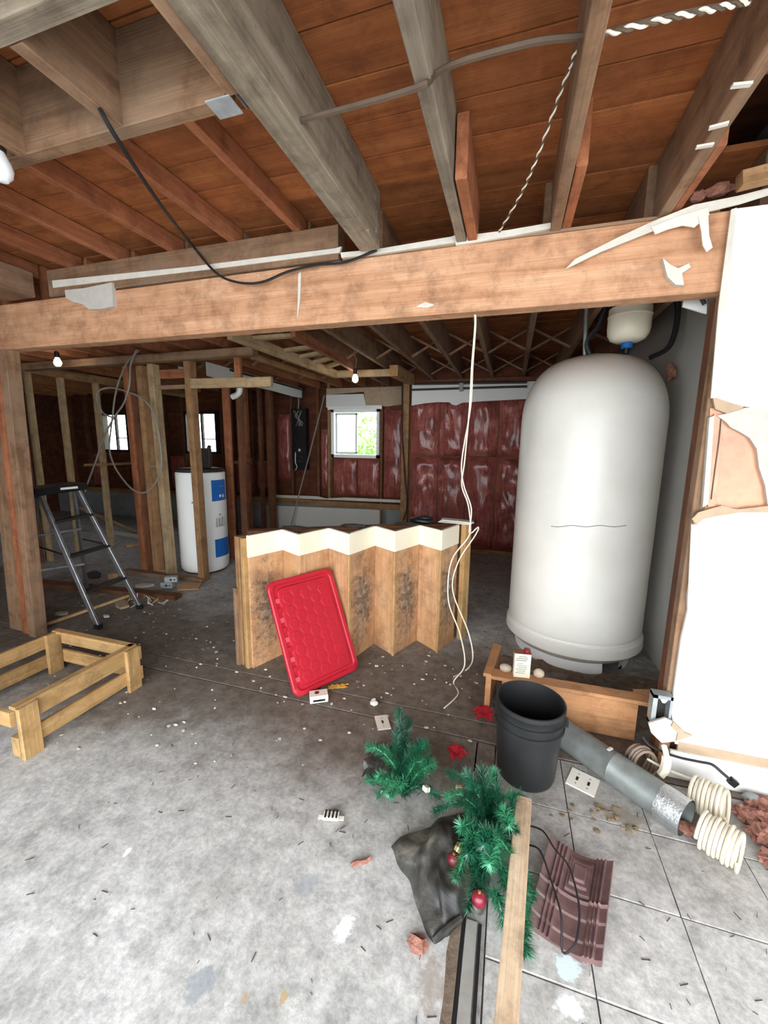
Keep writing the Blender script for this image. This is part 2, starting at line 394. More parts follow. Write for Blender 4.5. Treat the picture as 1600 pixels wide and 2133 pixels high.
def cable(name, pts, r, mat, parent=None, k=6, n=6, **tags):
    return build(MB().tube(smooth(pts, k), r, n), name, mat, parent, **tags)
def ragged(x0, x1, z0, z1, jag, step, seed, sides='tb'):     # polygon in XZ with torn edges
    rr = random.Random(seed); P = []
    def run(a, b, on):
        n = max(1, int((b-a).length/step)); nrm = V(-(b-a).y, (b-a).x).normalized() if n else V(0, 0)
        for i in range(n):
            p = a.lerp(b, i/n); j = (rr.random()-.5)*2*jag if on and i else 0
            P.append((p.x+nrm.x*j, p.y+nrm.y*j))
    A, B, C, D = V(x0, z0), V(x1, z0), V(x1, z1), V(x0, z1)
    run(A, B, 'b' in sides); run(B, C, 'r' in sides); run(C, D, 't' in sides); run(D, A, 'l' in sides)
    return P
# ================================================================ THE SETTING
XL, XR, YF, YB, YB2 = -9.3, 2.7, -0.9, 5.75, 6.25
ZC = 2.64
def struct(mb, name, mat, **k): return build(mb, name, mat, None, kind='structure', **k)
def sbox(x0, x1, y0, y1, z0, z1): return MB().box(((x0+x1)/2, (y0+y1)/2, (z0+z1)/2), (x1-x0, y1-y0, z1-z0))
# floor: earth bed, concrete pours with open joints, worn square tiles to the right of the track
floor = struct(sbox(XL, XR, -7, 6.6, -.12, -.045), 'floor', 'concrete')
TX = .018
def slab(x0, x1, y0, y1, mat='concrete', z=0.0, name='slab'):
    mb = MB(); mb.box(((x0+x1)/2, (y0+y1)/2, z-.0225), (x1-x0, y1-y0, .045), None, .003)
    return build(mb, name, mat, floor)
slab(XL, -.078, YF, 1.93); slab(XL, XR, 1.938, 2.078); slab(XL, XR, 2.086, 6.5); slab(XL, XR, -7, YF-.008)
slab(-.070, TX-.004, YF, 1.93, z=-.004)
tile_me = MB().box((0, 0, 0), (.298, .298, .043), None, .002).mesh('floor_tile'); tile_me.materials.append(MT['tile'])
for i in range(9):
    for j in range(10):
        x = TX+.15+i*.302; y = 1.93-.151-j*.302
        if y-.15 < YF: continue
        put('floor_tile', tile_me, None, floor, Matrix.Translation((x, y, -.0225+R.uniform(-.0012, .0012))) @ Matrix.Rotation(R.uniform(-.006, .006), 4, 'Z'))
# ceiling: dark void above, boards, joists
ceil = struct(sbox(XL, XR, YF, 6.5, 3.02, 3.06), 'ceiling', 'sheath')
y = YF; bi = 0
while y < 6.35:
    cuts = sorted([XL]+[R.choice([-7.4, -6.2, -5.0, -3.85, -2.65, -1.1, -.27, .515, 1.3])+R.uniform(-.01, .01) for _ in range(2)]+[XR])
    for a, b in zip(cuts, cuts[1:]):
        if b-a < .2: continue
        if 1.72 < y < 2.05:                      # a hole is torn open beside the white wall
            if a > .56: continue
            b = min(b, .56)
            if b-a < .1: continue
        mb = MB().box((0, 0, 0), (b-a-.004, .170, .022), None, .002)
        put('deck_board', mb.mesh('deck_board'), 'deck', ceil, Matrix.Translation(((a+b)/2, y+.0875, ZC+.0115+R.uniform(0, .004))))
    y += .1755
JX = [-.272+.394*k for k in range(-22, 8)]
def joist(x, y0, y1, mat='joist', z0=2.40, z1=ZC, w_=.042, name='joist'):
    return lumber(name, (x, y0, (z0+z1)/2), (x, y1, (z0+z1)/2), w_, z1-z0, mat, ceil)
for x in (-.270, .120, .512, .91, 1.3, 1.7, 2.1, 2.5): joist(x, YF, 2.06, 'grey' if x < 0 else 'joist')
joist(-.752, YF, 1.045, 'joist')
for x in (-1.152, -1.556, -1.955, -2.35, -2.75, -3.15): joist(x, .79, 1.045, 'joist'); joist(x, YF, .735, 'joist')
for x in (-1.10, -1.485, -1.885, -2.29, -2.68, -3.07): joist(x, 1.09, 2.07, 'joist_red', 2.555, ZC, .04)
for x in JX:
    if -9 < x < 1.0: joist(x-.03, 2.09, 6.2 if x < -1.5 else 5.75, 'joist' if x > -2 else 'joist_red')
# sister blocks beside joist ends
lumber('joist_block', (-.222, 1.55, 2.50), (-.222, 2.02, 2.50), .04, .20, 'joist_red', ceil)
lumber('joist_block', (.162, 1.60, 2.50), (.162, 2.02, 2.50), .035, .19, 'joist_red', ceil)
lumber('joist_block', (.548, 1.62, 2.48), (.548, 2.02, 2.48), .03, .15, 'joist_red', ceil)
# cross bridging between far joists
for yb in (3.15, 4.35, 5.45):
    for k, x in enumerate(JX[:-1]):
        if not -6 < x < .9: continue
        for a, b in ((2.43, 2.62), (2.62, 2.43)):
            dy = .03 if a < b else -.03
            lumber('bridging_strut', (x-.01, yb+dy, a), (JX[k+1]-.05, yb+dy, b), .035, .02, 'joist', ceil)

# partition wall at the footing (white drywall, right of the opening)
XW = .752
wm = struct(MB().box((1.75, 2.075, 1.2), (1.90, .06, 2.4)), 'wall_middle', 'sheath')
def panel(poly, name, mat, y0=1.985, y1=2.0, parent=wm, **k): return build(MB().prism(poly, y0, y1), name, mat, parent, **k)
tp = lambda x, y: (PY(x, y, 1.99).x, PY(x, y, 1.99).z)
panel([(XR, 1.66), (XR, 2.39), tp(1532, 436), tp(1506, 640), tp(1492, 800), tp(1485, 826), tp(1500, 832), tp(1518, 838), tp(1545, 846), tp(1570, 851), tp(1600, 849), (1.3, 1.665), (1.9, 1.68)], 'drywall_panel', 'white_wall')
panel([(XR, .155), (XR, 1.25), (1.8, 1.262), tp(1600, 1062), tp(1575, 1066), tp(1555, 1060), tp(1535, 1059), tp(1510, 1061), tp(1485, 1066), tp(1462, 1072), tp(1446, 1082), tp(1443, 1160), tp(1432, 1240), tp(1432, 1270), tp(1418, 1330), tp(1404, 1430), tp(1398, 1480), (.80, .165)], 'drywall_panel', 'white_wall')
# exposed plywood behind plastic, torn paper and gypsum in the gap
panel([tp(1470, 1065), tp(1480, 950), tp(1482, 850), (1.3, 1.68), (1.3, 1.25)], 'plywood_panel', 'ply', 2.002, 2.03)
panel([tp(1484, 826), tp(1500, 828), tp(1520, 836), tp(1550, 845), tp(1542, 860), tp(1515, 862), tp(1490, 852)], 'torn_paper', 'paper', 1.988, 2.001)
panel([tp(1492, 866), tp(1520, 860), tp(1550, 850), tp(1600, 848), (1.3, 1.675), (XR, 1.675), (XR, 1.245), (1.3, 1.255), tp(1600, 1068), tp(1592, 1010), tp(1580, 975), tp(1575, 935), tp(1560, 912), tp(1540, 900), tp(1520, 890), tp(1512, 880)], 'torn_gypsum', 'gypsum', 1.984, 2.001)
panel([tp(1438, 1080), tp(1452, 1066), tp(1478, 1058), tp(1500, 1052), tp(1530, 1060), tp(1600, 1052), (1.2, 1.27), (1.2, 1.25), tp(1600, 1066), tp(1540, 1066), tp(1490, 1074), tp(1462, 1080), tp(1448, 1092)], 'torn_paper', 'paper', 1.974, 1.9845)
panel([tp(1488, 862), tp(1506, 870), tp(1497, 985), tp(1490, 1056), tp(1475, 1056)], 'plywood_strip', 'ply', 1.99, 2.001)
cable('torn_paper_crack', [(x, 1.988, z) for x, z in (tp(1502, 872), tp(1497, 920), tp(1488, 985), tp(1481, 1040))], .0022, 'cable_brown', wm)
# jamb framing at the wall end
lumber('jamb_stud', (XW+.018, 2.035, 0), (XW+.018, 2.035, 2.11), .042, .055, 'joist', wm, up=(0, 1, 0))
lumber('jamb_stud', (XW+.022, 2.085, 0), (XW+.022, 2.085, 2.11), .042, .028, 'stud_dark', wm, up=(0, 1, 0))
lumber('jamb_stud', (XW+.030, 2.130, 0), (XW+.030, 2.130, 2.11), .042, .05, 'stud_dark', wm, up=(0, 1, 0))
panel([tp(1532, 436), tp(1520, 440), tp(1494, 640), tp(1478, 830), tp(1492, 830), tp(1508, 640)], 'corner_bead', 'tape', 1.978, 1.9845)
panel([tp(1476, 870), tp(1486, 866), tp(1473, 1050), tp(1462, 1056)], 'corner_bead', 'tape', 1.98, 2.0)
panel([tp(1438, 1090), tp(1447, 1094), tp(1440, 1240), tp(1431, 1240)], 'corner_bead', 'tape', 1.978, 1.9845)
bb = struct(MB().box(((XW+.03+XR)/2, 1.981, .068), (XR-XW-.03, .018, .136), None, .003), 'baseboard_middle', 'white_paint')
build(MB().box(((XW+.06+XR)/2, 1.99, .15), (XR-XW-.06, .014, .06)), 'bare_strip', 'paper', wm)
# alcove side wall and outer walls
wr = struct(sbox(1.06, 1.10, 2.11, 6.3, 0, 3.02), 'wall_alcove', 'grey_wall')
struct(sbox(XR, XR+.1, YF, 6.5, 0, 3.02), 'wall_right', 'grey_wall')
struct(sbox(1.06, XR, 6.3, 6.4, 0, 3.02), 'wall_back_right', 'sheath')
struct(sbox(XL-.1, XL, YF, 6.5, 0, 3.02), 'wall_left', 'sheath')
struct(sbox(XL, XR, YF-.12, YF, 2.2, 3.06), 'wall_front', 'joist')  # unseen, set low to cut the sky light reaching the back
struct(sbox(XL, -2.7, YF-.12, YF, 0, 2.2), 'wall_front_left', 'sheath')  # unseen, narrows the opening so the left and back go darker

# back wall right part: studs, red batts behind plastic, white board band
wb = struct(sbox(-1.55, 1.06, YB+.10, YB+.14, 0, 3.02), 'wall_back', 'sheath')
def batt(x0, x1, z0, z1, y, parent, seed, amp=.035):
    def fn(u, v_):
        e = (min(u, 1-u)*4) if min(u, 1-u) < .25 else 1; ez = min(1, min(v_, 1-v_)*14)
        px, pz = x0+(x1-x0)*u, z0+(z1-z0)*v_
        k = noise.noise(V(px*6, seed*2.3, pz*3.2))*.7+noise.noise(V(px*15+pz*4, seed, pz*5))*.6
        return V(px, y-amp*math.sqrt(max(e, 0))*ez*(1+.55*k)+.004, pz)
    return build(MB().grid(fn, 14, max(6, int((z1-z0)*26)), V(0, .03, 0)), 'insulation_batt', 'batt', parent)
sx_ = -1.40
k = 0
while sx_ < 1.05:
    lumber('stud', (sx_, YB+.075, .04), (sx_, YB+.075, 2.40), .04, .05, 'stud_dark', wb, up=(0, 1, 0))
    x1 = min(sx_+.405, 1.06)
    batt(sx_+.006, x1-.006, .06, 1.352, YB+.045, wb, k, .06); batt(sx_+.006, x1-.006, 1.358, 2.12, YB+.045, wb, k+20, .06)
    sx_ += .405; k += 1
build(MB().box((-.19, YB-.012, 1.355), (2.42, .012, .022)), 'batten_strip', 'stud_dark', wb)
build(MB().prism([(-1.385, 2.06), (-1.2, 2.085), (-1.02, 2.10), (-.86, 2.095), (-.82, 2.065), (-.76, 2.05), (-.68, 2.085), (-.4, 2.10), (-.1, 2.11), (.2, 2.12), (1.05, 2.12), (1.05, 2.34), (-1.385, 2.34)], YB-.03, YB-.014), 'drywall_band', 'white_wall', wb)
build(MB().box((-.2, YB+.03, .03), (2.5, .1, .06)), 'bottom_plate', 'stud', wb)
build(MB().box((-.2, YB+.03, 2.375), (2.5, .1, .05)), 'top_plate', 'stud_dark', wb)
# corner column where the two back walls meet
lumber('column_stud', (-1.47, YB+.02, 0), (-1.47, YB+.02, 2.40), .10, .12, 'stud', wb, up=(0, 1, 0))
build(sbox(-1.55, -1.52, YB+.08, YB2+.1, 0, 2.64), 'return_panel', 'sheath', wb)
# window wall further back
ww = struct(MB().box(((XL-1.55)/2, YB2+.12, .25), (-1.55-XL, .04, .5)), 'wall_back_left', 'concrete_wall')
WINS = [(-2.86, -2.03, 1.29, 2.07), (-5.85, -5.12, 1.29, 2.07), (-7.93, -7.22, 1.29, 2.07)]
def sheet(x0, x1, z0, z1): build(sbox(x0, x1, YB2+.10, YB2+.14, z0, z1), 'sheathing_panel', 'sheath', ww)
edges = [XL]
for a, b, c, d in sorted(WINS): edges += [a, b]
edges.append(-1.55)
for i in range(0, len(edges), 2): sheet(edges[i], edges[i+1], .5, 3.02)
for a, b, c, d in WINS: sheet(a, b, .5, c); sheet(a, b, d, 3.02)
build(sbox(XL, -1.56, YB2-.06, YB2+.10, 0, .47), 'stem_wall', 'concrete_wall', ww)
build(sbox(XL, -1.56, YB2-.07, YB2+.10, .47, .56), 'sill_plate', 'stud', ww)
build(MB().prism([(-3.95, .565), (-1.62, .60), (-1.62, .645), (-2.0, .64), (-2.6, .635), (-2.95, .60), (-3.1, .63), (-3.95, .615)], YB2-.09, YB2-.06), 'drywall_edge', 'tape', ww)
for x in (-1.62, -2.0, -2.92, -3.12, -3.62, -3.98, -4.4, -4.85, -5.06, -5.92, -6.35, -6.8, -7.16, -8.0, -8.4, -8.85):
    lumber('stud', (x, YB2+.05, .56), (x, YB2+.05, 2.64), .042, .09, 'stud' if x in (-2.92,) else 'stud_dark', ww, up=(0, 1, 0))
batt(-1.97, -1.66, .66, 2.05, YB2+.06, ww, 41); batt(-2.42, -2.06, .66, 1.26, YB2+.06, ww, 42); batt(-2.86, -2.45, .66, 1.26, YB2+.06, ww, 43); batt(-3.09, -2.95, .75, 1.75, YB2+.06, ww, 44)
batt(-3.93, -3.68, .9, 2.0, YB2+.06, ww, 45); batt(-4.36, -4.02, .7, 1.2, YB2+.06, ww, 46)
for i, (a, b) in enumerate(((-7.12, -6.84), (-6.76, -6.39), (-6.31, -5.96), (-8.36, -8.04), (-4.82, -4.44))): batt(a, b, .6, 1.24 if i else 2.1, YB2+.06, ww, 50+i)
build(MB().prism([(-2.95, 2.10), (-2.25, 2.10), (-2.3, 2.30), (-2.95, 2.30)], YB2-.02, YB2-.005), 'drywall_band', 'white_wall', ww)
build(MB().prism([(-2.25, 2.12), (-1.9, 2.10), (-1.64, 2.13), (-1.62, 2.36), (-2.3, 2.36)], YB2-.02, YB2-.004), 'paper_band', 'paper', ww)
build(MB().prism([(-2.95, 2.30), (-1.62, 2.37), (-1.62, 2.40), (-2.95, 2.40)], YB2-.01, YB2+.01), 'dusty_edge', 'paper', ww)
def window(n, a, b, c, d, slider):
    y = YB2+.03
    mb = MB()
    for (cx, cz, sx, sz) in (((a+b)/2, c+.025, b-a, .05), ((a+b)/2, d-.025, b-a, .05), (a+.022, (c+d)/2, .044, d-c), (b-.022, (c+d)/2, .044, d-c)):
        mb.box((cx, y, cz), (sx, .12, sz))
    fr = struct(mb, 'window_%d' % n, 'vinyl' if slider else 'dark_metal')
    mid = (a+b)/2
    if slider:
        build(MB().box((mid, y-.07, d+.02), (b-a+.1, .03, .06), None, .004), 'head_trim', 'white_paint', fr)
        mb = MB(); x0, x1 = a+.06, mid+.03
        for (cx, cz, sx, sz) in (((x0+x1)/2, c+.075, x1-x0, .035), ((x0+x1)/2, d-.075, x1-x0, .035), (x0+.015, (c+d)/2, .03, d-c-.15), (x1-.015, (c+d)/2, .03, d-c-.15)): mb.box((cx, y-.01, cz), (sx, .03, sz))
        build(mb, 'sash', 'vinyl', fr)
        build(MB().box(((x0+x1)/2, y-.005, (c+d)/2), (x1-x0-.05, .006, d-c-.2)), 'frosted_pane', 'frost', fr)
        build(MB().box(((x1+b-.04)/2, y+.02, (c+d)/2), (b-.04-x1, .006, d-c-.1)), 'pane', 'glass', fr)
    else:
        build(MB().box((mid, y, (c+d)/2), (.035, .05, d-c-.1)), 'muntin', 'dark_metal', fr)
        build(MB().box((mid+(b-mid)/2, y, c+(d-c)*.36), (b-mid-.05, .03, .018)), 'muntin', 'dark_metal', fr)
        for s_ in (-1, 1): build(MB().box((mid+s_*(b-a)/4, y+.02, (c+d)/2), ((b-a)/2-.06, .005, d-c-.1)), 'pane', 'glass', fr)
s = NT('window_glass'); s.b.inputs['Base Color'].default_value = (1, 1, 1, 1); s.b.inputs['Roughness'].default_value = .02; s.b.inputs['Transmission Weight'].default_value = 1; s.b.inputs['IOR'].default_value = 1.02; s.b.inputs['Specular IOR Level'].default_value = .3; MT['glass'] = s.m
s = NT('frosted_screen'); s.b.inputs['Base Color'].default_value = srgb('e4e6e6'); s.b.inputs['Roughness'].default_value = .9; s.b.inputs['Transmission Weight'].default_value = .75; MT['frost'] = s.m
for i, wv in enumerate(WINS): window(i+1, *wv, i == 0)
# outdoors seen through the windows
struct(sbox(-30, 12, 6.6, 40, -.5, -.3), 'lawn', 'grass')
# ================================================================ THE BIG TIMBERS
def beam(name, p0, p1, w_, h_, mat, label, category='beam', **k): return lumber(name, p0, p1, w_, h_, mat, None, label=label, category=category, **k)
hb = thing('header_beam', (-1.3, 2.045, 2.11), 'long orange fir header beam across the opening, on the left post', 'beam')
lumber('beam_timber', (-3.75, 2.045, 2.252), (.80, 2.045, 2.252), .09, .285, 'header', hb, ch=.004)
lumber('top_strip', (-.85, 2.04, 2.4005), (.70, 2.04, 2.4005), .085, .012, 'joist', hb, ch=.001)
tq = lambda x, y, Y=1.99: (PY(x, y, Y).x, PY(x, y, Y).z)
def hpiece(poly, name, mat, y0=1.985, y1=1.9995, p=hb): return build(MB().prism([tq(*q) for q in poly], y0, y1), name, mat, p)
hpiece([(112, 600), (238, 585), (470, 558), (708, 527), (712, 514), (700, 518), (400, 556), (110, 585)], 'drywall_strip', 'tape')
hpiece([(140, 606), (180, 602), (238, 590), (240, 640), (215, 645), (190, 646), (178, 636), (155, 630), (142, 622)], 'torn_gypsum', 'gypsum', 1.975)
hpiece([(710, 527), (785, 520), (940, 494), (955, 489), (962, 500), (945, 506), (800, 528), (712, 538)], 'drywall_strip', 'tape')
hpiece([(968, 492), (1060, 480), (1188, 458), (1186, 468), (1070, 492), (950, 512), (948, 506)], 'drywall_strip', 'tape')
hpiece([(1176, 566), (1196, 545), (1290, 498), (1360, 466), (1440, 434), (1530, 416), (1600, 398), (1600, 412), (1535, 432), (1470, 448), (1365, 484), (1250, 530), (1196, 556)], 'peeling_tape', 'tape', 1.965, 1.972)
hpiece([(1352, 482), (1400, 462), (1466, 442), (1470, 456), (1440, 482), (1415, 478), (1385, 486), (1360, 496)], 'torn_paper', 'cream', 1.958, 1.964)
hpiece([(1446, 462), (1466, 456), (1468, 500), (1475, 525), (1463, 534), (1455, 520), (1452, 490)], 'torn_paper', 'cream', 1.952, 1.957)
hpiece([(1378, 541), (1395, 555), (1410, 562), (1432, 552), (1436, 560), (1418, 572), (1422, 597), (1405, 596), (1388, 580)], 'torn_paper', 'tape', 1.975, 1.9995)
hpiece([(620, 570), (626, 562), (624, 620), (618, 668)], 'paint_drip', 'tape', 1.996, 1.9995)
hpiece([(866, 638), (885, 628), (905, 634), (890, 640)], 'paint_smear', 'tape', 1.996, 1.9995)
beam('ceiling_beam', (-.688, YF, 2.515), (-.688, 1.94, 2.515), .095, .24, 'grey', 'massive grey weathered ceiling beam running toward the header')
cb = thing('trimmer_beam', (-2.1, 1.068, 2.40), 'brown trimmer beam at upper left carried by a metal hanger', 'beam')
lumber('beam_timber', (-3.6, 1.068, 2.52), (-.78, 1.068, 2.52), .045, .24, 'joist', cb)
mb = MB(); mb.box((-.80, 1.068, 2.397), (.075, .06, .004)); mb.box((-.763, 1.068, 2.45), (.003, .10, .06))
build(mb, 'joist_hanger', 'steel', cb)
beam('trimmer_beam', (-3.6, .762, 2.52), (-.775, .762, 2.52), .05, .24, 'grey', 'dusty grey trimmer beam at the top left corner of the picture')
beam('wall_plate', (-2.86, 2.03, 2.478), (-.87, 2.03, 2.478), .08, .155, 'joist', 'brown plate timber lying on the left half of the header', 'plate')
beam('side_beam', (-3.12, 1.12, 2.48), (-3.12, 1.985, 2.48), .28, .15, 'joist', 'wide brown beam end meeting the header at far left')
# left post: two boards nailed together
po = thing('support_post', (-3.49, 2.045, 0), 'double board post holding the left end of the header', 'post')
lumber('post_board', (-3.45, 2.03, 0), (-3.365, 2.03, 2.11), .07, .09, 'joist', po, up=(0, 1, 0))
lumber('post_board', (-3.545, 2.05, 0), (-3.46, 2.05, 2.11), .10, .085, 'joist_red', po, up=(0, 1, 0))
lumber('post_board', (-3.70, 2.07, 0), (-3.60, 2.07, 1.55), .15, .085, 'joist', po, up=(0, 1, 0))

# ---------------------------------------------------------------- stud partitions in the back room
sp = thing('stud_partition', (-3.7, 3.5, 0), 'bare stud partition around the white water heater', 'partition')
lumber('top_plate', (-5.55, 3.42, 2.33), (-2.30, 3.36, 2.33), .09, .075, 'joist', sp)
for x, w_, mt in ((-3.98, .075, 'joist_red'), (-3.885, .06, 'stud_dark'), (-3.80, .075, 'stud')): lumber('stud', (x, 3.52, 0), (x, 3.50, 2.29), w_, .09, mt, sp, up=(0, 1, 0))
lumber('stud', (-3.60, 3.50, 0), (-3.60, 3.46, 2.29), .075, .09, 'stud_pale', sp, up=(0, 1, 0))
lumber('stud', (-3.155, 3.50, 0), (-3.10, 3.42, 2.29), .075, .09, 'stud', sp, up=(0, 1, 0))
lumber('cross_board', (-3.02, 3.34, 2.065), (-2.12, 3.34, 2.055), .04, .09, 'stud_pale', sp)
lumber('cripple', (-2.50, 3.37, 2.10), (-2.50, 3.37, 2.29), .06, .04, 'joist_red', sp, up=(0, 1, 0))
lumber('blocking', (-3.56, 3.47, 2.06), (-3.14, 3.47, 2.06), .04, .04, 'joist', sp)
lumber('blocking', (-3.75, 3.50, 1.24), (-3.64, 3.50, 1.24), .08, .04, 'joist', sp)
lumber('blocking', (-3.56, 3.52, 2.20), (-3.14, 3.52, 2.20), .04, .09, 'joist_red', sp)
for x, yy, mt in ((-3.42, 4.35, 'joist_red'), (-3.22, 4.35, 'stud_dark')): lumber('stud', (x, yy, 0), (x, yy, 2.40), .09, .042, mt, sp, up=(0, 1, 0))
sq = thing('stud_partition', (-5.5, 4.4, 0), 'row of thin studs under a plate, behind the stepladder', 'partition')
lumber('top_plate', (-5.5, 3.4, 2.33), (-5.5, 6.1, 2.33), .09, .10, 'stud', sq)
for yy, mt in ((3.36, 'stud_dark'), (3.47, 'stud_pale'), (3.84, 'stud_pale'), (4.30, 'stud_pale'), (4.85, 'stud_dark')): lumber('stud', (-5.5, yy, 0), (-5.5, yy, 2.28), .045, .085, mt, sq, up=(1, 0, 0))
lumber('cross_rail', (-5.46, 4.0, 1.18), (-5.46, 5.3, 1.18), .03, .035, 'stud', sq)
st = thing('stud_group', (-3.95, 5.55, 0), 'dark stained studs standing left of the breaker panel', 'studs')
for x, yy, w_, mt in ((-4.30, 5.5, .12, 'stud_dark'), (-4.06, 5.55, .16, 'joist_red'), (-3.80, 5.62, .05, 'stud_dark'), (-3.68, 5.7, .10, 'stud_dark')):
    lumber('stud', (x, yy, 0), (x, yy, 2.40), w_, .07, mt, st, up=(0, 1, 0))
lumber('rail', (-4.34, 5.46, 1.2), (-3.9, 5.46, 1.2), .03, .05, 'joist', st)
for x in (-4.14, -3.92): lumber('short_stud', (x, 5.3, 0), (x, 5.3, .75), .05, .04, 'stud', st, up=(0, 1, 0))
# framing hung below the far joists
hf = thing('ceiling_framing', (-2.0, 4.0, 2.28), 'pale ladder framing nailed below the far joists', 'framing')
A, B = G(478, 694, 2.32), G(700, 780, 2.32)
lumber('rail', A, B, .045, .09, 'stud_pale', hf)
A2, B2 = G(610, 690, 2.34), G(735, 765, 2.34)
lumber('rail', A2, B2, .04, .08, 'joist_red', hf)
for t in (.15, .4, .55, .7, .85): lumber('slat', A.lerp(B, t)+V(0, 0, .03), A2.lerp(B2, t)+V(0, 0, .03), .06, .03, 'stud_pale', hf)
lumber('rail', B, G(828, 776, 2.32), .045, .08, 'stud_pale', hf)
lumber('block', G(820, 772, 2.33), G(855, 790, 2.33), .10, .12, 'stud', hf)
lumber('rail', G(525, 742, 2.36), G(655, 785, 2.36), .04, .06, 'stud', hf)
# white board strip and pipe below the joists
ws = thing('board_strip', (-3.55, 5.0, 2.2), 'white drywall strip hanging along the joists left of the window', 'drywall')
build(MB().prism([(3.95, 2.25), (4.5, 2.24), (5.2, 2.255), (5.9, 2.24), (6.15, 2.25), (6.15, 2.40), (3.95, 2.40)], -.006, .006, Matrix.Translation((-3.35, 0, 0)) @ Matrix(((0, 1, 0, 0), (1, 0, 0, 0), (0, 0, 1, 0), (0, 0, 0, 1)))), 'drywall_strip', 'white_wall', ws)
# ================================================================ OBJECTS
# ---- big pressure tank
TC = V(.512, 3.19, 0)
tk = thing('pressure_tank', TC, 'tall domed off-white pressure tank standing beside the white wall', 'tank')
RB = .455
prof = [(RB-.012, .225), (RB-.004, .235), (RB, .26)]+[(RB, .26+1.42*i/8) for i in range(1, 9)]
for i in range(1, 15):
    a = i/14*math.pi/2; prof.append((max(.012, (RB)*math.cos(a)**.62), 1.68+.43*math.sin(a)))
build(MB().lathe(prof, 72, TC), 'tank_body', 'tank', tk, TC)
build(MB().lathe([(RB-.03, .235), (RB-.008, .232), (RB-.003, .222), (RB-.005, .21), (RB+.012, .20), (RB+.014, .14), (RB-.03, .095), (RB-.06, .09)], 72, TC), 'base_ring', 'tank', tk, TC)
build(MB().lathe([(.385, .10), (.395, .02), (.39, 0), (.37, 0), (.375, .10)], 64, TC, math.radians(-40), math.radians(294)), 'foot_skirt', 'white_paint', tk, TC)
crack = []
for i in range(14):
    px = 1148+i*(1305-1148)/13; py = 1096+math.sin(i*1.3)*1.6
    d = ray(px, py); ox, oy = -TC.x, -TC.y; A_ = d.x*d.x+d.y*d.y; B_ = 2*(d.x*ox+d.y*oy); C_ = ox*ox+oy*oy-(RB+.0005)**2
    t = (-B_-math.sqrt(B_*B_-4*A_*C_))/(2*A_); crack.append(EYE+d*t)
build(MB().tube(crack, .0018, 5), 'hairline_crack', 'cable_brown', tk)
build(MB().lathe([(.06, 2.10), (.058, 2.125), (.02, 2.13), (.001, 2.13)], 20, TC), 'top_port', 'pebble', tk)
# ---- expansion vessel
EC = PY(1308, 700, 3.05); EC.z = 2.165
et = thing('expansion_tank', (EC.x, EC.y, 2.10), 'small cream expansion tank hanging above the big white tank', 'tank')
c0 = V(EC.x, EC.y, 0)
build(MB().lathe([(.001, 2.165), (.07, 2.17), (.10, 2.185), (.117, 2.215), (.122, 2.25), (.122, 2.315), (.125, 2.318), (.125, 2.326), (.122, 2.33), (.120, 2.37), (.09, 2.395), (.001, 2.398)], 40, c0), 'vessel', 'cream', et, c0)
build(MB().lathe([(.001, 2.130), (.03, 2.130), (.034, 2.135), (.034, 2.155), (.03, 2.167), (.001, 2.168)], 20, c0), 'blue_cap', 'blue', et, c0)
build(MB().lathe([(.001, 2.098), (.018, 2.098), (.018, 2.132), (.001, 2.132)], 14, c0), 'stem', 'black', et, c0)
cable('black_hose', [PY(1408, 600, 3.25), PY(1412, 650, 3.25), PY(1404, 700, 3.22), PY(1388, 728, 3.2), PY(1355, 745, 3.16)], .017, 'rubber', label='black bent hose beside the cream expansion tank', category='hose')
cable('water_pipe', [PY(1222, 640, 3.2), PY(1219, 705, 3.2), PY(1218, 740, 3.22)], .013, 'dull_steel', label='thin steel pipe rising left of the cream expansion tank', category='pipe')
cable('black_hose', [PY(1262, 640, 3.2), PY(1246, 680, 3.2), PY(1222, 712, 3.2), PY(1230, 742, 3.2)], .018, 'rubber', label='black hose curving onto the tank dome left of the small tank', category='hose')
cable('black_wire', [PY(1448, 598, 2.16), PY(1458, 615, 2.16), PY(1468, 634, 2.16)], .008, 'rubber', label='short black wire under the right end of the header', category='wire')
build(MB().prism([tq(1420, 640, 2.2), tq(1425, 612, 2.2), tq(1440, 605, 2.2), tq(1472, 610, 2.2), tq(1470, 655, 2.2)], 2.19, 2.2), 'board_scrap', 'white_wall', label='torn white board scrap under the right end of the header', category='drywall')
for i, (px, py) in enumerate(((1404, 612), (1398, 775))):
    p = PY(px, py, 2.14 if i == 0 else 3.3)
    build(MB().lump(p, (.05, .03, .03) if i == 0 else (.03, .04, .06), i+3, 2, .6, 2.4), 'insulation_tuft', 'insul', label=('pink insulation tuft poking out under the header end' if i == 0 else 'pink insulation tuft between tank dome and grey wall'), category='insulation')

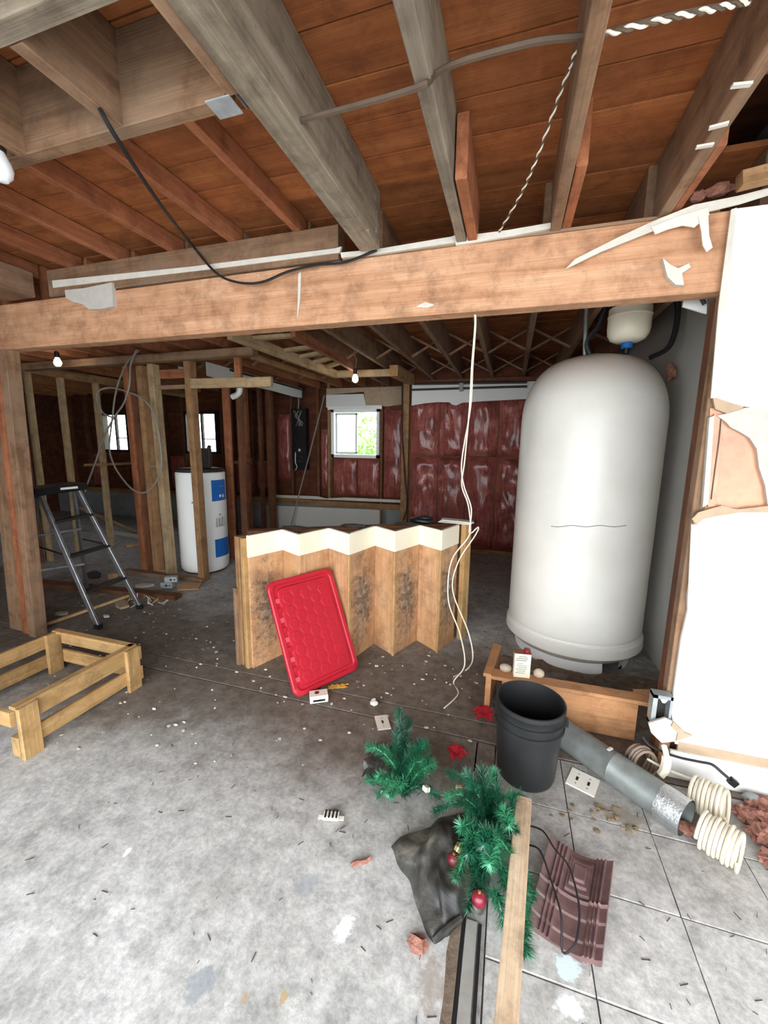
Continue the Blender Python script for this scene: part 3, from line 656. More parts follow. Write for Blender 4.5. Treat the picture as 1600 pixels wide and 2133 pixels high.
# ---- water heater
HC = V(-3.44, 3.86, 0)
wh = thing('water_heater', HC, 'white electric water heater with blue covers behind the studs', 'heater')
build(MB().lathe([(.001, .02), (.24, .02), (.265, .05), (.268, .12), (.268, 1.16), (.255, 1.175), (.001, 1.18)], 48, HC), 'tank_body', 'white_paint', wh, HC)
build(MB().lathe([(.001, 0), (.235, 0), (.235, .03), (.001, .03)], 32, HC), 'foot_ring', 'copper', wh, HC)
build(MB().lathe([(.262, 1.17), (.266, 1.20), (.24, 1.21), (.001, 1.215)], 40, HC), 'top_cap', 'dark_metal', wh, HC)
def patch(px0, py0, px1, py1, name, mat, par, off=.004, nseg=8):
    def ang(px, py):
        d = ray(px, py); ox, oy = -HC.x, -HC.y; A_ = d.x**2+d.y**2; B_ = 2*(d.x*ox+d.y*oy); C_ = ox*ox+oy*oy-.268**2
        D_ = max(0, B_*B_-4*A_*C_); t = (-B_-math.sqrt(D_))/(2*A_); p = EYE+d*t
        return math.atan2(p.y-HC.y, p.x-HC.x), p.z
    aa, z0 = ang(px0, py1); ab, z1 = ang(px1, py0)
    r0, r1 = .268, .268+off
    return build(MB().lathe([(r0, z0), (r1, z0+.004), (r1, z1-.004), (r0, z1)], nseg, HC, aa, ab), name, mat, par, HC)
cv = patch(441, 998, 466, 1045, 'blue_cover', 'blue', wh, .012)
patch(454, 1011, 464, 1014, 'white_bar', 'white_paint', cv, .0135, 4)
patch(455, 1030, 458, 1036, 'white_mark', 'white_paint', cv, .0135, 3); patch(455, 1029, 464, 1031, 'white_mark', 'white_paint', cv, .0135, 3); patch(461, 1030, 464, 1036, 'white_mark', 'white_paint', cv, .0135, 3)
patch(449, 1117, 473, 1162, 'blue_cover', 'blue', wh, .012)
lb = patch(448, 1073, 469, 1098, 'rating_label', 'soft_white', wh, .003)
for i in range(5): patch(450, 1080+i*3.4, 467, 1081+i*3.4, 'print_line', 'ink_grey', lb, .0036, 3)
patch(456, 1070.5, 460, 1073, 'print_mark', 'black', lb, .0036, 3); patch(460, 1076.5, 464, 1078.5, 'print_mark', 'black', lb, .0036, 3)
vd = V(math.cos(math.radians(-62)), math.sin(math.radians(-62)), 0)
build(MB().tube([HC+vd*.26+V(0, 0, .10), HC+vd*.30+V(0, 0, .10)], .014, 10), 'drain_valve', 'dark_metal', wh)
cable('power_lead', [HC+V(.06, -.05, 1.21), HC+V(.13, -.20, 1.19), HC+V(.20, -.22, 1.10), HC+V(.22, -.22, 1.0), HC+V(.19, -.235, .90), HC+V(.10, -.27, .84)], .008, 'cable_grey', wh)
for dx, dy, h_ in ((-.1, 0, .30), (.09, .05, .22), (-.02, -.06, .14)):
    build(MB().tube(smooth([HC+V(dx, dy, 1.2), HC+V(dx, dy, 1.2+h_), HC+V(dx+.01, dy+.02, 1.2+h_*1.2)]), .02, 10), 'pipe_stub', 'dark_metal', wh)
mb = MB(); mb.box(HC+V(.02, .02, 1.33), (.16, .14, .22), None, .01); build(mb, 'junction_box', 'dark_metal', wh)

# ---- small plumbing
p = PY(490, 800, 4.3)
cable('drain_elbow', [p+V(.06, 0, .12), p+V(.06, 0, -.06), p+V(.03, 0, -.12), p+V(-.05, 0, -.15)], .035, 'white_paint', n=12, label='white plastic drain elbow hanging above the water heater', category='pipe')
p = PY(378, 760, 4.2); build(MB().tube([p+V(0, 0, -.06), p+V(0, 0, .07)], .04, 12), 'cleanout_pipe', 'white_paint', label='short white pipe between studs near the ceiling', category='pipe')
cable('iron_pipe', [PY(862, 800, 5.68), PY(1098, 796, 5.68)], .016, 'dark_metal', k=1, label='upper dark iron pipe along the top of the back wall', category='pipe')
cable('iron_pipe', [PY(858, 812, 5.67), PY(1098, 805, 5.67)], .014, 'dark_metal', k=1, label='lower dark iron pipe along the top of the back wall', category='pipe')
cable('iron_pipe', [V(-3.30, 4.3, 2.37), V(-3.30, 6.15, 2.37)], .014, 'dark_metal', k=1, label='dark pipe running along the white strip toward the window', category='pipe')
p = PY(961, 806, 5.66); mb = MB(); mb.box(p, (.05, .04, .11), None, .006); build(mb, 'pipe_clamp', 'dull_steel', label='metal pipe clamp joining the two iron pipes', category='clamp')
cable('black_cable', [PY(838, 795, 5.66), PY(838, 900, 5.66), PY(843, 985, 5.66), PY(848, 1050, 5.66), PY(840, 1085, 5.66)], .010, 'rubber', label='black cable running down the corner column', category='cable')
cable('grey_cable', [PY(676, 823, 6.0), PY(650, 925, 5.9), PY(615, 1060, 5.8), PY(606, 1095, 5.75)], .010, 'cable_grey', label='grey cable slanting down in front of the breaker panel', category='cable')
# ---- breaker panel
bp = thing('breaker_panel', (-3.44, 6.2, 1.05), 'open black breaker panel with loose wires between studs', 'panel')
build(MB().box((-3.44, 6.235, 1.58), (.27, .09, 1.02), None, .006), 'enclosure', 'black', bp)
for i in range(6): build(MB().box((-3.48+.09*(i % 2), 6.18, 1.22+.07*(i//2)), (.075, .03, .055), None, .004), 'breaker', 'rubber', bp)
build(MB().box((-3.42, 6.162, 1.40), (.03, .01, .04)), 'white_tag', 'white_paint', bp)
for i in range(7):
    a = R.uniform(-.09, .09); cable('wire', [V(-3.44+a, 6.17, 2.05), V(-3.44+a*.3+R.uniform(-.05, .05), 6.14, 1.95), V(-3.44+R.uniform(-.1, .1), 6.15, 1.86), V(-3.44+R.uniform(-.1, .1), 6.17, 1.80)], .005, 'cable_grey', bp)
cable('white_lead', [V(-3.50, 6.17, 1.36), V(-3.49, 6.14, 1.2), V(-3.46, 6.14, 1.12), V(-3.50, 6.15, 1.06)], .007, 'cable_white', bp)
for i, x in enumerate((-3.54, -3.44, -3.36)): cable('riser_cable', [V(x, 6.18, 2.08), V(x+.02, 6.17, 2.2), V(x, 6.19, 2.4)], .012, 'rubber' if i != 1 else 'cable_grey', bp)
# grey board leaning against the stem wall
gp = thing('drywall_sheet', (-2.9, 5.95, 0), 'grey sheet of drywall leaning below the white window', 'drywall')
build(MB().prism([(-4.0, 0), (-1.90, 0), (-1.90, .50), (-4.0, .46)], 5.93, 5.945), 'gypsum_board', 'grey_wall', gp)
build(MB().box((-1.895, 5.93, .25), (.02, .03, .5)), 'edge_strip', 'stud', gp)

# ---- light bulbs
MT['bulb'] = emit('lit_bulb_glass', 'fff2e2', 22)
MT['bulb_off'] = plain('white_bulb_glass', 'f4f6f8', .3, 0, .02, 4)
def bulb(p, drop, label, mat='bulb'):
    t = thing('light_bulb', p, label, 'bulb')
    build(MB().lathe([(.001, -.105), (.018, -.102), (.030, -.088), (.034, -.070), (.030, -.050), (.020, -.030), (.016, -.02), (.001, -.02)], 20, p), 'globe', mat, t, p)
    build(MB().lathe([(.016, -.022), (.021, -.018), (.022, .03), (.014, .04), (.001, .04)], 16, p), 'socket', 'black', t, p)
    cable('lead', [p+V(0, 0, .035), p+V(.01, .005, .035+drop*.4), p+V(-.015, 0, .035+drop*.7), p+V(0, 0, .035+drop)], .004, 'cable_grey', t)
bulb(PY(740, 780, 4.3)+V(0, 0, .02), .24, 'hanging bare bulb in front of the white window')
bulb(PY(119, 745, 3.1)+V(0, 0, .02), .10, 'hanging bare bulb above the stepladder')
bulb(PY(-6, 300, 1.0)+V(0, 0, .0), .14, 'bare bulb cut off at the upper left picture edge', 'bulb_off')

# ---- wiring on the ceiling
cable('black_cable', [G(215, 255, 2.40)+V(0, -.02, .05), G(235, 275, 2.36), G(330, 420, 2.38), PY(400, 510, 1.93), PY(450, 568, 1.93), PY(495, 588, 1.94), PY(545, 588, 1.95), PY(600, 566, 1.955), PY(660, 552, 1.955), PY(720, 546, 1.96), PY(785, 521, 1.965)], .0065, 'rubber', label='slack black cable sagging in front of the header', category='cable')
zk = PX(630, 250, -.64).z; zj = PX(905, 155, -.248).z
cable('knob_wire', [PX(630, 250, -.636)+V(-.02, 0, 0), PX(860, 186, -.292)+V(0, 0, -.0), PX(905, 155, -.248), G(960, 128, zj), G(1060, 100, zj), G(1130, 84, zj), G(1215, 76, zj)], .008, 'cable_brown', k=4, label='dusty brown cable threaded through the front joists', category='cable')
cable('knob_wire', [G(1230, 76, zj), G(1258, 70, zj), G(1380, 38, zj), G(1565, 2, zj)], .0075, 'cable_brown', k=4, label='dusty brown cable at the upper right picture edge', category='cable')
def twisted(name, pts, r, label, turns):
    t = thing(name, pts[0], label, 'wire'); sp_ = smooth(pts, 26)
    for q, (nm, mt) in enumerate((('white_strand', 'cable_white'), ('dark_strand', 'cable_brown'))):
        out = []
        for i, p in enumerate(sp_):
            tg = (sp_[min(i+1, len(sp_)-1)]-sp_[max(i-1, 0)]).normalized(); u = tg.orthogonal().normalized(); w_ = tg.cross(u); a = i/len(sp_)*turns*2*math.pi+q*math.pi
            out.append(p+(u*math.cos(a)+w_*math.sin(a))*r*.9)
        build(MB().tube(out, r, 6), nm, mt, t)
twisted('twisted_wire', [G(1205, 92, 2.54), G(1165, 200, 2.48), G(1118, 330, 2.44), G(1082, 410, 2.43), G(1040, 482, 2.42)], .0030, 'black and white twisted wire hanging between two joists', 14)
twisted('twisted_wire', [G(1258, 72, zj-.012), G(1370, 44, zj-.012), G(1480, 20, zj-.012), G(1562, 2, zj-.012)], .0038, 'white dashed twisted wire stapled at the upper right', 7)
for i, (px, py) in enumerate(((1497, 262), (1468, 304), (1545, 177))):
    p = G(px, py, 2.396); mb = MB(); mb.box(p, (.044, .012, .006), Matrix.Rotation(.15*(i-1), 3, 'Z')); build(mb, 'paint_flake', 'tape', label=['long white tape scrap on the right joist, middle one', 'white tape scrap on the right joist, nearest the header', 'white tape scrap on the right joist, farthest from header'][i], category='tape')
lumber('wood_scrap', PY(1540, 378, 1.9), PY(1640, 352, 1.9), .05, .05, 'stud', label='wood scrap lying on the white wall top at upper right', category='wood')
for i, (px, py, rx) in enumerate(((1500, 408, .05), (1455, 420, .03))):
    build(MB().lump(PY(px, py, 1.99)+V(0, .02, .03), (rx, .03, .02), i+9, 2, .6, 3), 'insulation_tuft', 'insul', label=['wide pink insulation tuft on top of the white wall', 'narrow pink insulation tuft at the header right end'][i], category='insulation')
# white twin wire hanging from the header
ww_ = thing('hanging_wire', PY(985, 650, 2.1), 'long white twin wire hanging from the header to the floor', 'wire')
pa = [PY(983, 648, 2.02), PY(990, 668, 2.08), PY(983, 760, 2.2), PY(978, 850, 2.3), PY(968, 960, 2.4), PY(962, 1010, 2.45), PY(975, 1050, 2.5), PY(980, 1095, 2.55), PY(975, 1120, 2.6), PY(940, 1170, 2.62), PY(934, 1250, 2.60), PY(958, 1320, 2.50), PY(968, 1385, 2.40), G(945, 1420, .006), G(955, 1445, .006), G(925, 1475, .006)]
pb = [PY(985, 648, 2.02), PY(991, 668, 2.08), PY(985, 760, 2.21), PY(980, 850, 2.31), PY(962, 960, 2.41), PY(966, 1010, 2.46), PY(982, 1060, 2.5), PY(978, 1110, 2.55), PY(996, 1098, 2.6), PY(990, 1115, 2.62), PY(955, 1170, 2.64), PY(943, 1230, 2.60), PY(975, 1315, 2.52), PY(985, 1370, 2.44), G(972, 1395, .006), G(945, 1410, .006)]
cable('strand', pa, .0042, 'cable_white', ww_); cable('strand', pb, .0042, 'cable_white', ww_)
# grey loose cable loop between the studs
cl = thing('cable_loop', PY(280, 730, 3.3), 'grey looped cable dangling in front of the partition studs', 'cable')
q = lambda a, Y=3.3: [PY(x, y, Y) for x, y in a]
cable('strand', q([(290, 730), (265, 755), (243, 810), (234, 870), (228, 930), (234, 960), (250, 990), (280, 1022), (310, 1022), (335, 980), (333, 920), (320, 860), (295, 830), (262, 815), (230, 808), (205, 815), (202, 835), (215, 860), (235, 870)]), .009, 'cable_grey', cl)
cable('strand', q([(285, 728), (272, 760), (270, 800), (258, 840), (236, 872), (215, 915), (200, 960), (185, 1000), (177, 1025)], 3.27), .009, 'cable_grey', cl)

# ---- stepladder
ld = thing('stepladder', (-3.65, 2.5, 0), 'folding aluminium stepladder with black top standing behind the post', 'ladder')
T0, T1 = V(-3.60, 2.262, 1.06), V(-3.60, 2.56, 1.08)
F0, F1 = G(205, 1310), G(291, 1268); B0, B1 = G(70, 1245), G(182, 1232)
for a, b in ((F0, T0), (F1, T1)): lumber('front_rail', a+V(0, 0, .02), b, .024, .044, 'alu', ld, up=(1, 0, 0))
for a, b in ((B0, T0), (B1, T1)): lumber('rear_leg', a+V(0, 0, .02), b+V(-.05, 0, -.02), .02, .035, 'alu', ld, up=(1, 0, 0))
for a in (F0, F1, B0, B1): build(MB().box(a+V(0, 0, .02), (.05, .04, .04), None, .004), 'rubber_foot', 'rubber', ld)
for t in (.27, .54, .8):
    a, b = F0.lerp(T0, t), F1.lerp(T1, t); lumber('step', a, b, .075, .02, 'dark_metal', ld)
for t in (.3, .65): lumber('rear_brace', B0.lerp(T0, t), B1.lerp(T1, t), .012, .02, 'alu', ld)
cp = build(MB().box((-3.66, 2.41, 1.10), (.20, .42, .06), Matrix.Rotation(.04, 3, 'X'), .012), 'top_cap', 'black', ld)
build(MB().box((-3.557, 2.46, 1.105), (.004, .14, .018)), 'white_label', 'white_paint', cp)
for a, b in ((F0.lerp(T0, .55), B0.lerp(T0, .55)), (F1.lerp(T1, .55), B1.lerp(T1, .55))): lumber('spreader', a, b, .006, .016, 'dark_metal', ld)

# ---- crate frame at left
cr = thing('crate_frame', (-2.45, 1.44, 0), 'low square pine crate frame standing on the floor at left', 'crate')
x0, x1, y0, y1 = -2.80, -2.14, 1.13, 1.76
for zc in (.215, .085):
    lumber('side_board', (x1, y0+.05, zc), (x1, y1-.05, zc), .022, .085, 'crate', cr)
    lumber('side_board', (x0, y0, zc), (x0, y1, zc), .022, .085, 'crate', cr)
    lumber('end_board', (x0-.03, y1+.005, zc+.002), (x1+.03, y1+.005, zc+.002), .022, .085, 'crate', cr)
lumber('end_board', (x0-.6, y0-.02, .215), (x1, y0-.02, .215), .022, .075, 'crate', cr)
for (lx, ly) in ((x1+.008, y0+.03), (x1+.008, y1-.04), (x0+.01, y1-.05), (x0+.01, y0+.04)):
    lumber('corner_leg', (lx+.012, ly, 0), (lx+.012, ly, .265), .025, .085, 'crate', cr, up=(0, 1, 0))
lumber('bottom_slat', (x1-.04, y0+.01, .10), (x1-.04, y0+.01, .0), .05, .03, 'crate', cr, up=(0, 1, 0))
lumber('top_rail', (x1-.012, y0-.01, .262), (x1-.012, y1, .262), .045, .018, 'crate', cr)
lumber('top_rail', (x0, y1-.012, .262), (x1, y1-.012, .262), .045, .018, 'crate', cr)

# ---- zigzag bar front
ZS = [(-1.574, 2.15), (-1.476, 2.40), (-1.296, 2.30), (-1.20, 2.557), (-.995, 2.43), (-.914, 2.74), (-.729, 2.617), (-.616, 2.897), (-.432, 2.765), (-.345, 3.02)]
sn = thing('bar_front', (-.95, 2.62, 0), 'freestanding zigzag wooden bar front with cream top band', 'screen')
HS = .915
for i, (a, b) in enumerate(zip(ZS, ZS[1:])):
    a, b = V(*a, 0), V(*b, 0); dirv = (b-a).normalized(); nrm = V(dirv.y, -dirv.x, 0)
    M = frame(a, b); M.translation = (a+b)/2+V(0, 0, (HS-.14)/2)-nrm*.009
    L = (b-a).length
    me = MB().box((0, 0, 0), (HS-.14, .018, L), None, .001).mesh('veneer_panel')
    Mv = Matrix((V(0, 0, 1), nrm, V(0, 0, 1).cross(nrm))).transposed().to_4x4(); Mv.translation = M.translation
    put('veneer_panel', me, 'screen_a' if i in (0, 4, 6, 8) else 'screen', sn, Mv)
    Mb = frame(a, b); Mb.translation = (a+b)/2+V(0, 0, HS-.07)+nrm*.004-nrm*.009
    put('top_band', MB().box((0, 0, 0), (L+.004, .022, .145), None, .001).mesh('top_band'), 'cream', sn, Mb)
# edge strips at the near corners
for i in (4, 6, 8): lumber('edge_strip', V(*ZS[i], 0), V(*ZS[i], HS-.145), .018, .018, 'crate', sn, up=(.5, .86, 0))
# back frame
bd = V(.855, .519, 0); bo = V(-1.70, 2.30, 0); be = V(-.27, 3.17, 0)
lumber('back_board', bo+V(0, 0, .455)+V(-.03, .07, 0), be+V(0, 0, .455)+V(-.03, .07, 0), .02, .89, 'stud', sn)
lumber('end_post', V(-1.655, 2.22, 0), V(-1.655, 2.22, .90), .045, .12, 'stud', sn, up=(.4, .9, 0))
lumber('end_post', V(-1.605, 2.165, 0), V(-1.605, 2.165, .90), .035, .06, 'crate', sn, up=(.4, .9, 0))
lumber('end_block', V(-1.685, 2.20, 0), V(-1.685, 2.20, .55), .03, .10, 'joist', sn, up=(.4, .9, 0))
lumber('end_post', V(-.290, 3.06, 0), V(-.290, 3.06, .92), .04, .09, 'crate', sn, up=(.4, .9, 0))
lumber('top_plate', bo+V(-.02, .05, .893), be+V(-.04, .06, .893), .08, .02, 'stud_dark', sn)
for t in (.2, .45, .7): build(MB().lump(bo.lerp(be, t)+V(-.02, .05, .908), (.10, .03, .014), int(t*20), 2, .5, 2), 'dirt_clod', 'twig', sn)
# things on its top
p = V(-.62, 3.01, .905); hd = thing('black_device', p, 'black curved gadget lying on the bar front', 'device')
build(MB().lump(p+V(0, 0, .03), (.10, .06, .03), 4, 3, .15, 1.2), 'shell', 'black', hd)
build(MB().lathe([(.03, 0), (.05, .006), (.05, .014), (.03, .018)], 16, p+V(.02, 0, .045)), 'knob', 'rubber', hd)
bk = thing('paper_booklet', V(-.36, 3.08, .92), 'thin white booklet on the right end of the bar front', 'booklet')
for i in range(3): build(MB().box((-.38+.01*i, 3.07, .925+.008*i), (.24, .10, .004), Matrix.Rotation(-.1+.12*i, 3, 'Z')@Matrix.Rotation(.03*i, 3, 'Y')), 'sheet', 'soft_white', bk)

# ---- red tote lid leaning on it
BL, BR_ = G(615, 1457, .015), G(748, 1392, .015)
TL = V(-1.402, 2.068, .648); ex = (BR_-BL).normalized(); W_ = (BR_-BL).length; ey = (TL-BL); ey = (ey-ex*ey.dot(ex)); Hh = ey.length; ey.normalize(); ez = ex.cross(ey)
if ez.dot(EYE-BL) < 0: ez = -ez
ML = Matrix((ex, ey, ez)).transposed().to_4x4(); ML.translation = BL+ey*.0
lid = put('tote_lid', None, None, None, ML, label='red plastic tote lid leaning against the zigzag bar front', category='lid')
def rrect(w_, h_, r, n=6):
    P = []
    for cx, cy, a0 in ((w_-r, r, -90), (w_-r, h_-r, 0), (r, h_-r, 90), (r, r, 180)):
        for k in range(n+1):
            a = math.radians(a0+90*k/n); P.append((cx+r*math.cos(a), cy+r*math.sin(a)))
    return P
def plate_levels(mb, levels):      # stacked outlines (inset, z), closed at both ends
    n = None; base = len(mb.v)
    for (ix, iy, r, z, dx, dy, ww0, hh0) in levels:
        P = [(x+ix+dx, y+iy+dy, z) for x, y in rrect(ww0-2*ix, hh0-2*iy, r)]; n = len(P); mb.v += P
    for l in range(len(levels)-1):
        for k in range(n): mb.f.append((base+l*n+k, base+l*n+(k+1) % n, base+(l+1)*n+(k+1) % n, base+(l+1)*n+k))
    mb.f.append(tuple(base+k for k in range(n-1, -1, -1))); mb.f.append(tuple(base+(len(levels)-1)*n+k for k in range(n)))
mb = MB()
plate_levels(mb, [(0, 0, .05, -.012, 0, 0, W_, Hh), (0, 0, .05, .006, 0, 0, W_, Hh), (.006, .006, .05, .012, 0, 0, W_, Hh), (.028, .028, .04, .012, 0, 0, W_, Hh), (.034, .034, .038, .003, 0, 0, W_, Hh), (.056, .05, .035, .003, 0, 0, W_, Hh), (.062, .056, .03, .016, 0, 0, W_, Hh)])
mb.smooth = True
put('lid_shell', mb.mesh('lid_shell'), 'red', lid, ML)
for i in range(5):
    for j in range(7):
        mb = MB(); hx = .045+(W_-.09-.075)*(i+.5)/5+.03; hy = .075+(Hh-.14)*(j+.5)/7+(.018 if i % 2 else -.018)
        hexp = [(.036*math.cos(math.pi/3*k), .036*math.sin(math.pi/3*k)) for k in range(6)]
        mb.add([(hx+x, hy+y, .0155) for x, y in hexp]+[(hx+x*.9, hy+y*.9, .018) for x, y in hexp], [tuple(range(6, 12))]+[(k, (k+1) % 6, (k+1) % 6+6, k+6) for k in range(6)])
        put('hexagon_relief', mb.mesh('hexagon_relief'), 'red', lid, ML)
for j in range(9):
    hy = .10+j*.06
    mb = MB(); mb.box((.043, hy, .008), (.026, .030, .014), None, .002)
    put('rim_tab', mb.mesh('rim_tab'), 'red' if j % 2 else 'red_sheen', lid, ML)
# ---- outlet box and wrapper at its foot
def place(p, rz=0, rx=0, ry=0): return Matrix.Translation(Vector(p)) @ Matrix.Rotation(rz, 4, 'Z') @ Matrix.Rotation(ry, 4, 'Y') @ Matrix.Rotation(rx, 4, 'X')
p = G(664, 1458); M = place(p, .55)
ob = put('thermostat_base', None, None, None, M, label='small ivory plastic box on the floor by the red lid', category='box')
put('case', MB().box((0, 0, .024), (.105, .07, .044), None, .004).mesh('case'), 'soft_white', ob, M)
put('slot', MB().box((.0, -.0355, .02), (.07, .002, .012)).mesh('slot'), 'black', ob, M)
put('hole', MB().lathe([(.001, .0475), (.014, .0475), (.014, .046), (.001, .046)], 16, (-.01, .005, 0)).mesh('hole'), 'copper', ob, M)
p = G(704, 1432); mb = MB(); mb.grid(lambda u, v_: p+V((u-.5)*.10+.01*math.sin(v_*9), (v_-.5)*.045+(u-.5)*.05, .006+.008*abs(math.sin(u*11+v_*4))), 10, 5, V(0, 0, -.004))
build(mb, 'candy_wrapper', 'yellow', label='crumpled yellow wrapper beside the red lid', category='wrapper')
# ================================================================ FOREGROUND CLUTTER
# ---- sill box in front of the tank
sb = thing('sill_box', (.35, 2.22, 0), 'orange-brown board box across the foot of the big tank', 'box')
lumber('front_board', (.03, 2.20, .105), (.70, 2.20, .105), .035, .205, 'sill', sb)
lumber('top_board', (-.03, 2.215, .222), (.765, 2.20, .232), .085, .022, 'sill', sb)
lumber('end_board', (-.045, 2.20, .12), (-.01, 2.62, .09), .03, .19, 'sill', sb)
lumber('top_board', (-.05, 2.19, .222), (-.01, 2.62, .195), .05, .02, 'sill', sb)
lumber('end_block', (.70, 2.27, .215), (.79, 2.25, .245), .05, .03, 'sill', sb)
build(MB().grid(lambda u, v_: V(.0+u*1.04, 2.24+v_*.62, .006+.03*noise.noise(V(u*9, v_*6, 2))), 24, 14, V(0, 0, -.03)), 'dirt_fill', 'dirt', sb)
p = V(.128, 2.215, .238); M = place(p, .12)
can = put('oil_can', None, None, None, M, label='cream rectangular tin with faded print on the sill box', category='can')
put('tin_body', MB().box((0, 0, .072), (.085, .045, .144), None, .006).mesh('tin_body'), 'cream', can, M)
put('rusty_rim', MB().box((0, 0, .146), (.087, .047, .008), None, .003).mesh('rusty_rim'), 'copper', can, M)
put('cap', MB().lathe([(.001, .168), (.016, .166), (.017, .150), (.001, .148)], 16, (.022, 0, 0)).mesh('cap'), 'maroon', can, M)
for i in range(9):
    w_ = [.045, .06, .06, .03, .055, .05, .055, .045, .05][i]
    put('print_line', MB().box((-.005+R.uniform(-.006, .006), -.0232, .128-.011*i-(.008 if i > 2 else 0)), (w_, .0008, .0035 if i < 3 else .002)).mesh('print_line'), 'ink', can, M)
def egg(name, p, r, mat, label, cat, seed=0, amp=.12): return build(MB().lump(p, r, seed, 2, amp, 1.2), name, mat, label=label, category=cat)
egg('pebble', V(.222, 2.235, .262), (.030, .026, .026), 'pebble', 'round pale pebble on the sill box right of the tin', 'pebble', 1)
egg('pebble', V(.045, 2.24, .258), (.034, .026, .024), 'pebble', 'round pale pebble on the sill box left of the tin', 'pebble', 2)
egg('pebble', V(.46, 2.50, .03), (.03, .03, .022), 'pebble', 'small pale stone on the dirt below the tank skirt', 'pebble', 3)
for i in range(7):
    a = V(.66+R.uniform(-.04, .12), 2.46+R.uniform(-.08, .08), .035)
    build(MB().lump(a, (.03, .03, .02), i+30, 1, .5, 2), 'rubble_stone', 'pebble' if i % 3 else 'dirt', label='lump of rubble in the corner beside the tank foot', category='stone', group='rubble beside the tank foot')
# ---- metal electrical box on the jamb
eb = thing('outlet_box', V(.715, 1.98, .25), 'open galvanised electrical box at the foot of the jamb', 'electrical box')
x0, x1, z0, z1, yy = .680, .757, .255, .41, 1.975
mb = MB()
for (cx, cz, sx, sz) in (((x0+x1)/2, z0+.008, x1-x0, .016), ((x0+x1)/2, z1-.008, x1-x0, .016), (x0+.009, (z0+z1)/2, .018, z1-z0), (x1-.005, (z0+z1)/2, .010, z1-z0)): mb.box((cx, yy, cz), (sx, .05, sz))
build(mb, 'ring', 'steel', eb)
build(MB().box(((x0+x1)/2, yy+.022, (z0+z1)/2), (x1-x0-.01, .004, z1-z0-.01)), 'back_plate', 'dark_metal', eb)
for zz, s_ in ((z0+.022, 1), (z1-.022, -1)): build(MB().prism([(x0+.025, zz-s_*.008), (x1-.018, zz-s_*.008), (x1-.03, zz+s_*.012), (x0+.037, zz+s_*.012)], yy-.024, yy-.021), 'ear', 'white_paint', eb)
# ---- torn drywall piece
build(MB().prism([tq(1350, 1505, 1.93), tq(1385, 1494, 1.93), tq(1402, 1502, 1.93), tq(1425, 1525, 1.93), tq(1442, 1531, 1.93), tq(1405, 1543, 1.93), tq(1378, 1546, 1.93), tq(1356, 1525, 1.93)], 1.925, 1.935), 'drywall_scrap', 'gypsum', label='torn white drywall scrap under the electrical box', category='drywall')
build(MB().prism([tq(1402, 1502, 1.922), tq(1425, 1525, 1.922), tq(1442, 1531, 1.922), tq(1408, 1542, 1.922), tq(1412, 1526, 1.922), tq(1398, 1512, 1.922)], 1.918, 1.924), 'paper_flap', 'paper', label='tan paper flap on the torn drywall scrap', category='paper')
# ---- duct
D0, D1 = V(.315, 2.055, .072), V(.745, 1.665, .072)
du = thing('metal_duct', (D0+D1)/2-V(0, 0, .072), 'round galvanised duct pipe lying behind the black bucket', 'duct')
dd = (D1-D0).normalized()
ring = lambda t, r: (D0.lerp(D1, t), r)
ts = [(0, .069), (.015, .072), (.03, .069), (.05, .069), (.055, .071), (.065, .069), (.5, .069), (.505, .0705), (.51, .069), (.86, .069), (1, .068)]
mb = MB(); mb.tube([D0.lerp(D1, t) for t, r in ts], [r for t, r in ts], 28, caps=False); mb.tube([D0.lerp(D1, t) for t in (1, .6, .0)], .065, 28, caps=False)
build(mb, 'pipe_wall', 'dull_steel', du)
mb = MB(); mb.tube([D0.lerp(D1, t) for t in (.84, .9, .95, 1.0)], [.0705, .072, .071, .072], 20, caps=False); build(mb, 'foil_tape', 'foil', du)
s_ = dd.cross(V(0, 0, 1)); build(MB().box(D0.lerp(D1, .45)+V(0, 0, .069)-s_*.01, (.012, .03, .006), frame(D0, D1).to_3x3(), .001), 'tape_flake', 'tape', du)
# ---- coiled cables
def coil(name, c, axis, r, n, pitch, tr, mat, label, flat=1.0, tail=None, seed=0, mid=None):
    ax = Vector(axis).normalized(); u = ax.cross(V(0, 0, 1)).normalized(); v_ = u.cross(ax); rr = random.Random(seed); pts = []
    for i in range(n*14+1):
        a = i/14*2*math.pi; k = i/14
        rad = r*(1+.07*math.sin(k*2.1+seed)+.05*rr.uniform(-1, 1)*(i % 7 == 0))
        pts.append(Vector(c)+ax*((k-n/2)*pitch)+u*math.cos(a)*rad+v_*math.sin(a)*rad*flat)
    mn = min(p.z for p in pts)-tr
    if mn < 0.001: pts = [p+V(0, 0, -mn+.001) for p in pts]
    t = thing(name, Vector((c[0], c[1], 0)), label, 'cable coil')
    build(MB().tube(pts, tr, 7), 'cable_turns', mat, t)
    if mid: cable('tie', [Vector(c)+u*r*1.02, Vector(c)+u*r*.6+ax*.05+v_*.02, Vector(c)+ax*.03], tr, mat, t)
    if tail: cable('tail', tail, tr*.8, mat, t)
coil('cable_coil', V(.83, 1.60, .062), dd+V(.1, .1, 0), .062, 9, .0135, .0068, 'romex', 'cream cable coil fanned out at the duct end', 1.0, seed=1)
coil('cable_coil', V(.87, 1.79, .075), V(.75, -.45, .1), .072, 8, .0145, .0072, 'romex', 'cream cable coil leaning between duct and baseboard', .85, [V(.83, 1.83, .12), V(.75, 1.90, .09), V(.68, 1.93, .10)], seed=2)
coil('cable_coil', V(.66, 1.935, .075), V(.5, -1, .1), .058, 5, .012, .007, 'hose_tan', 'dusty tan cable coil behind the middle of the duct', 1.15, seed=3)
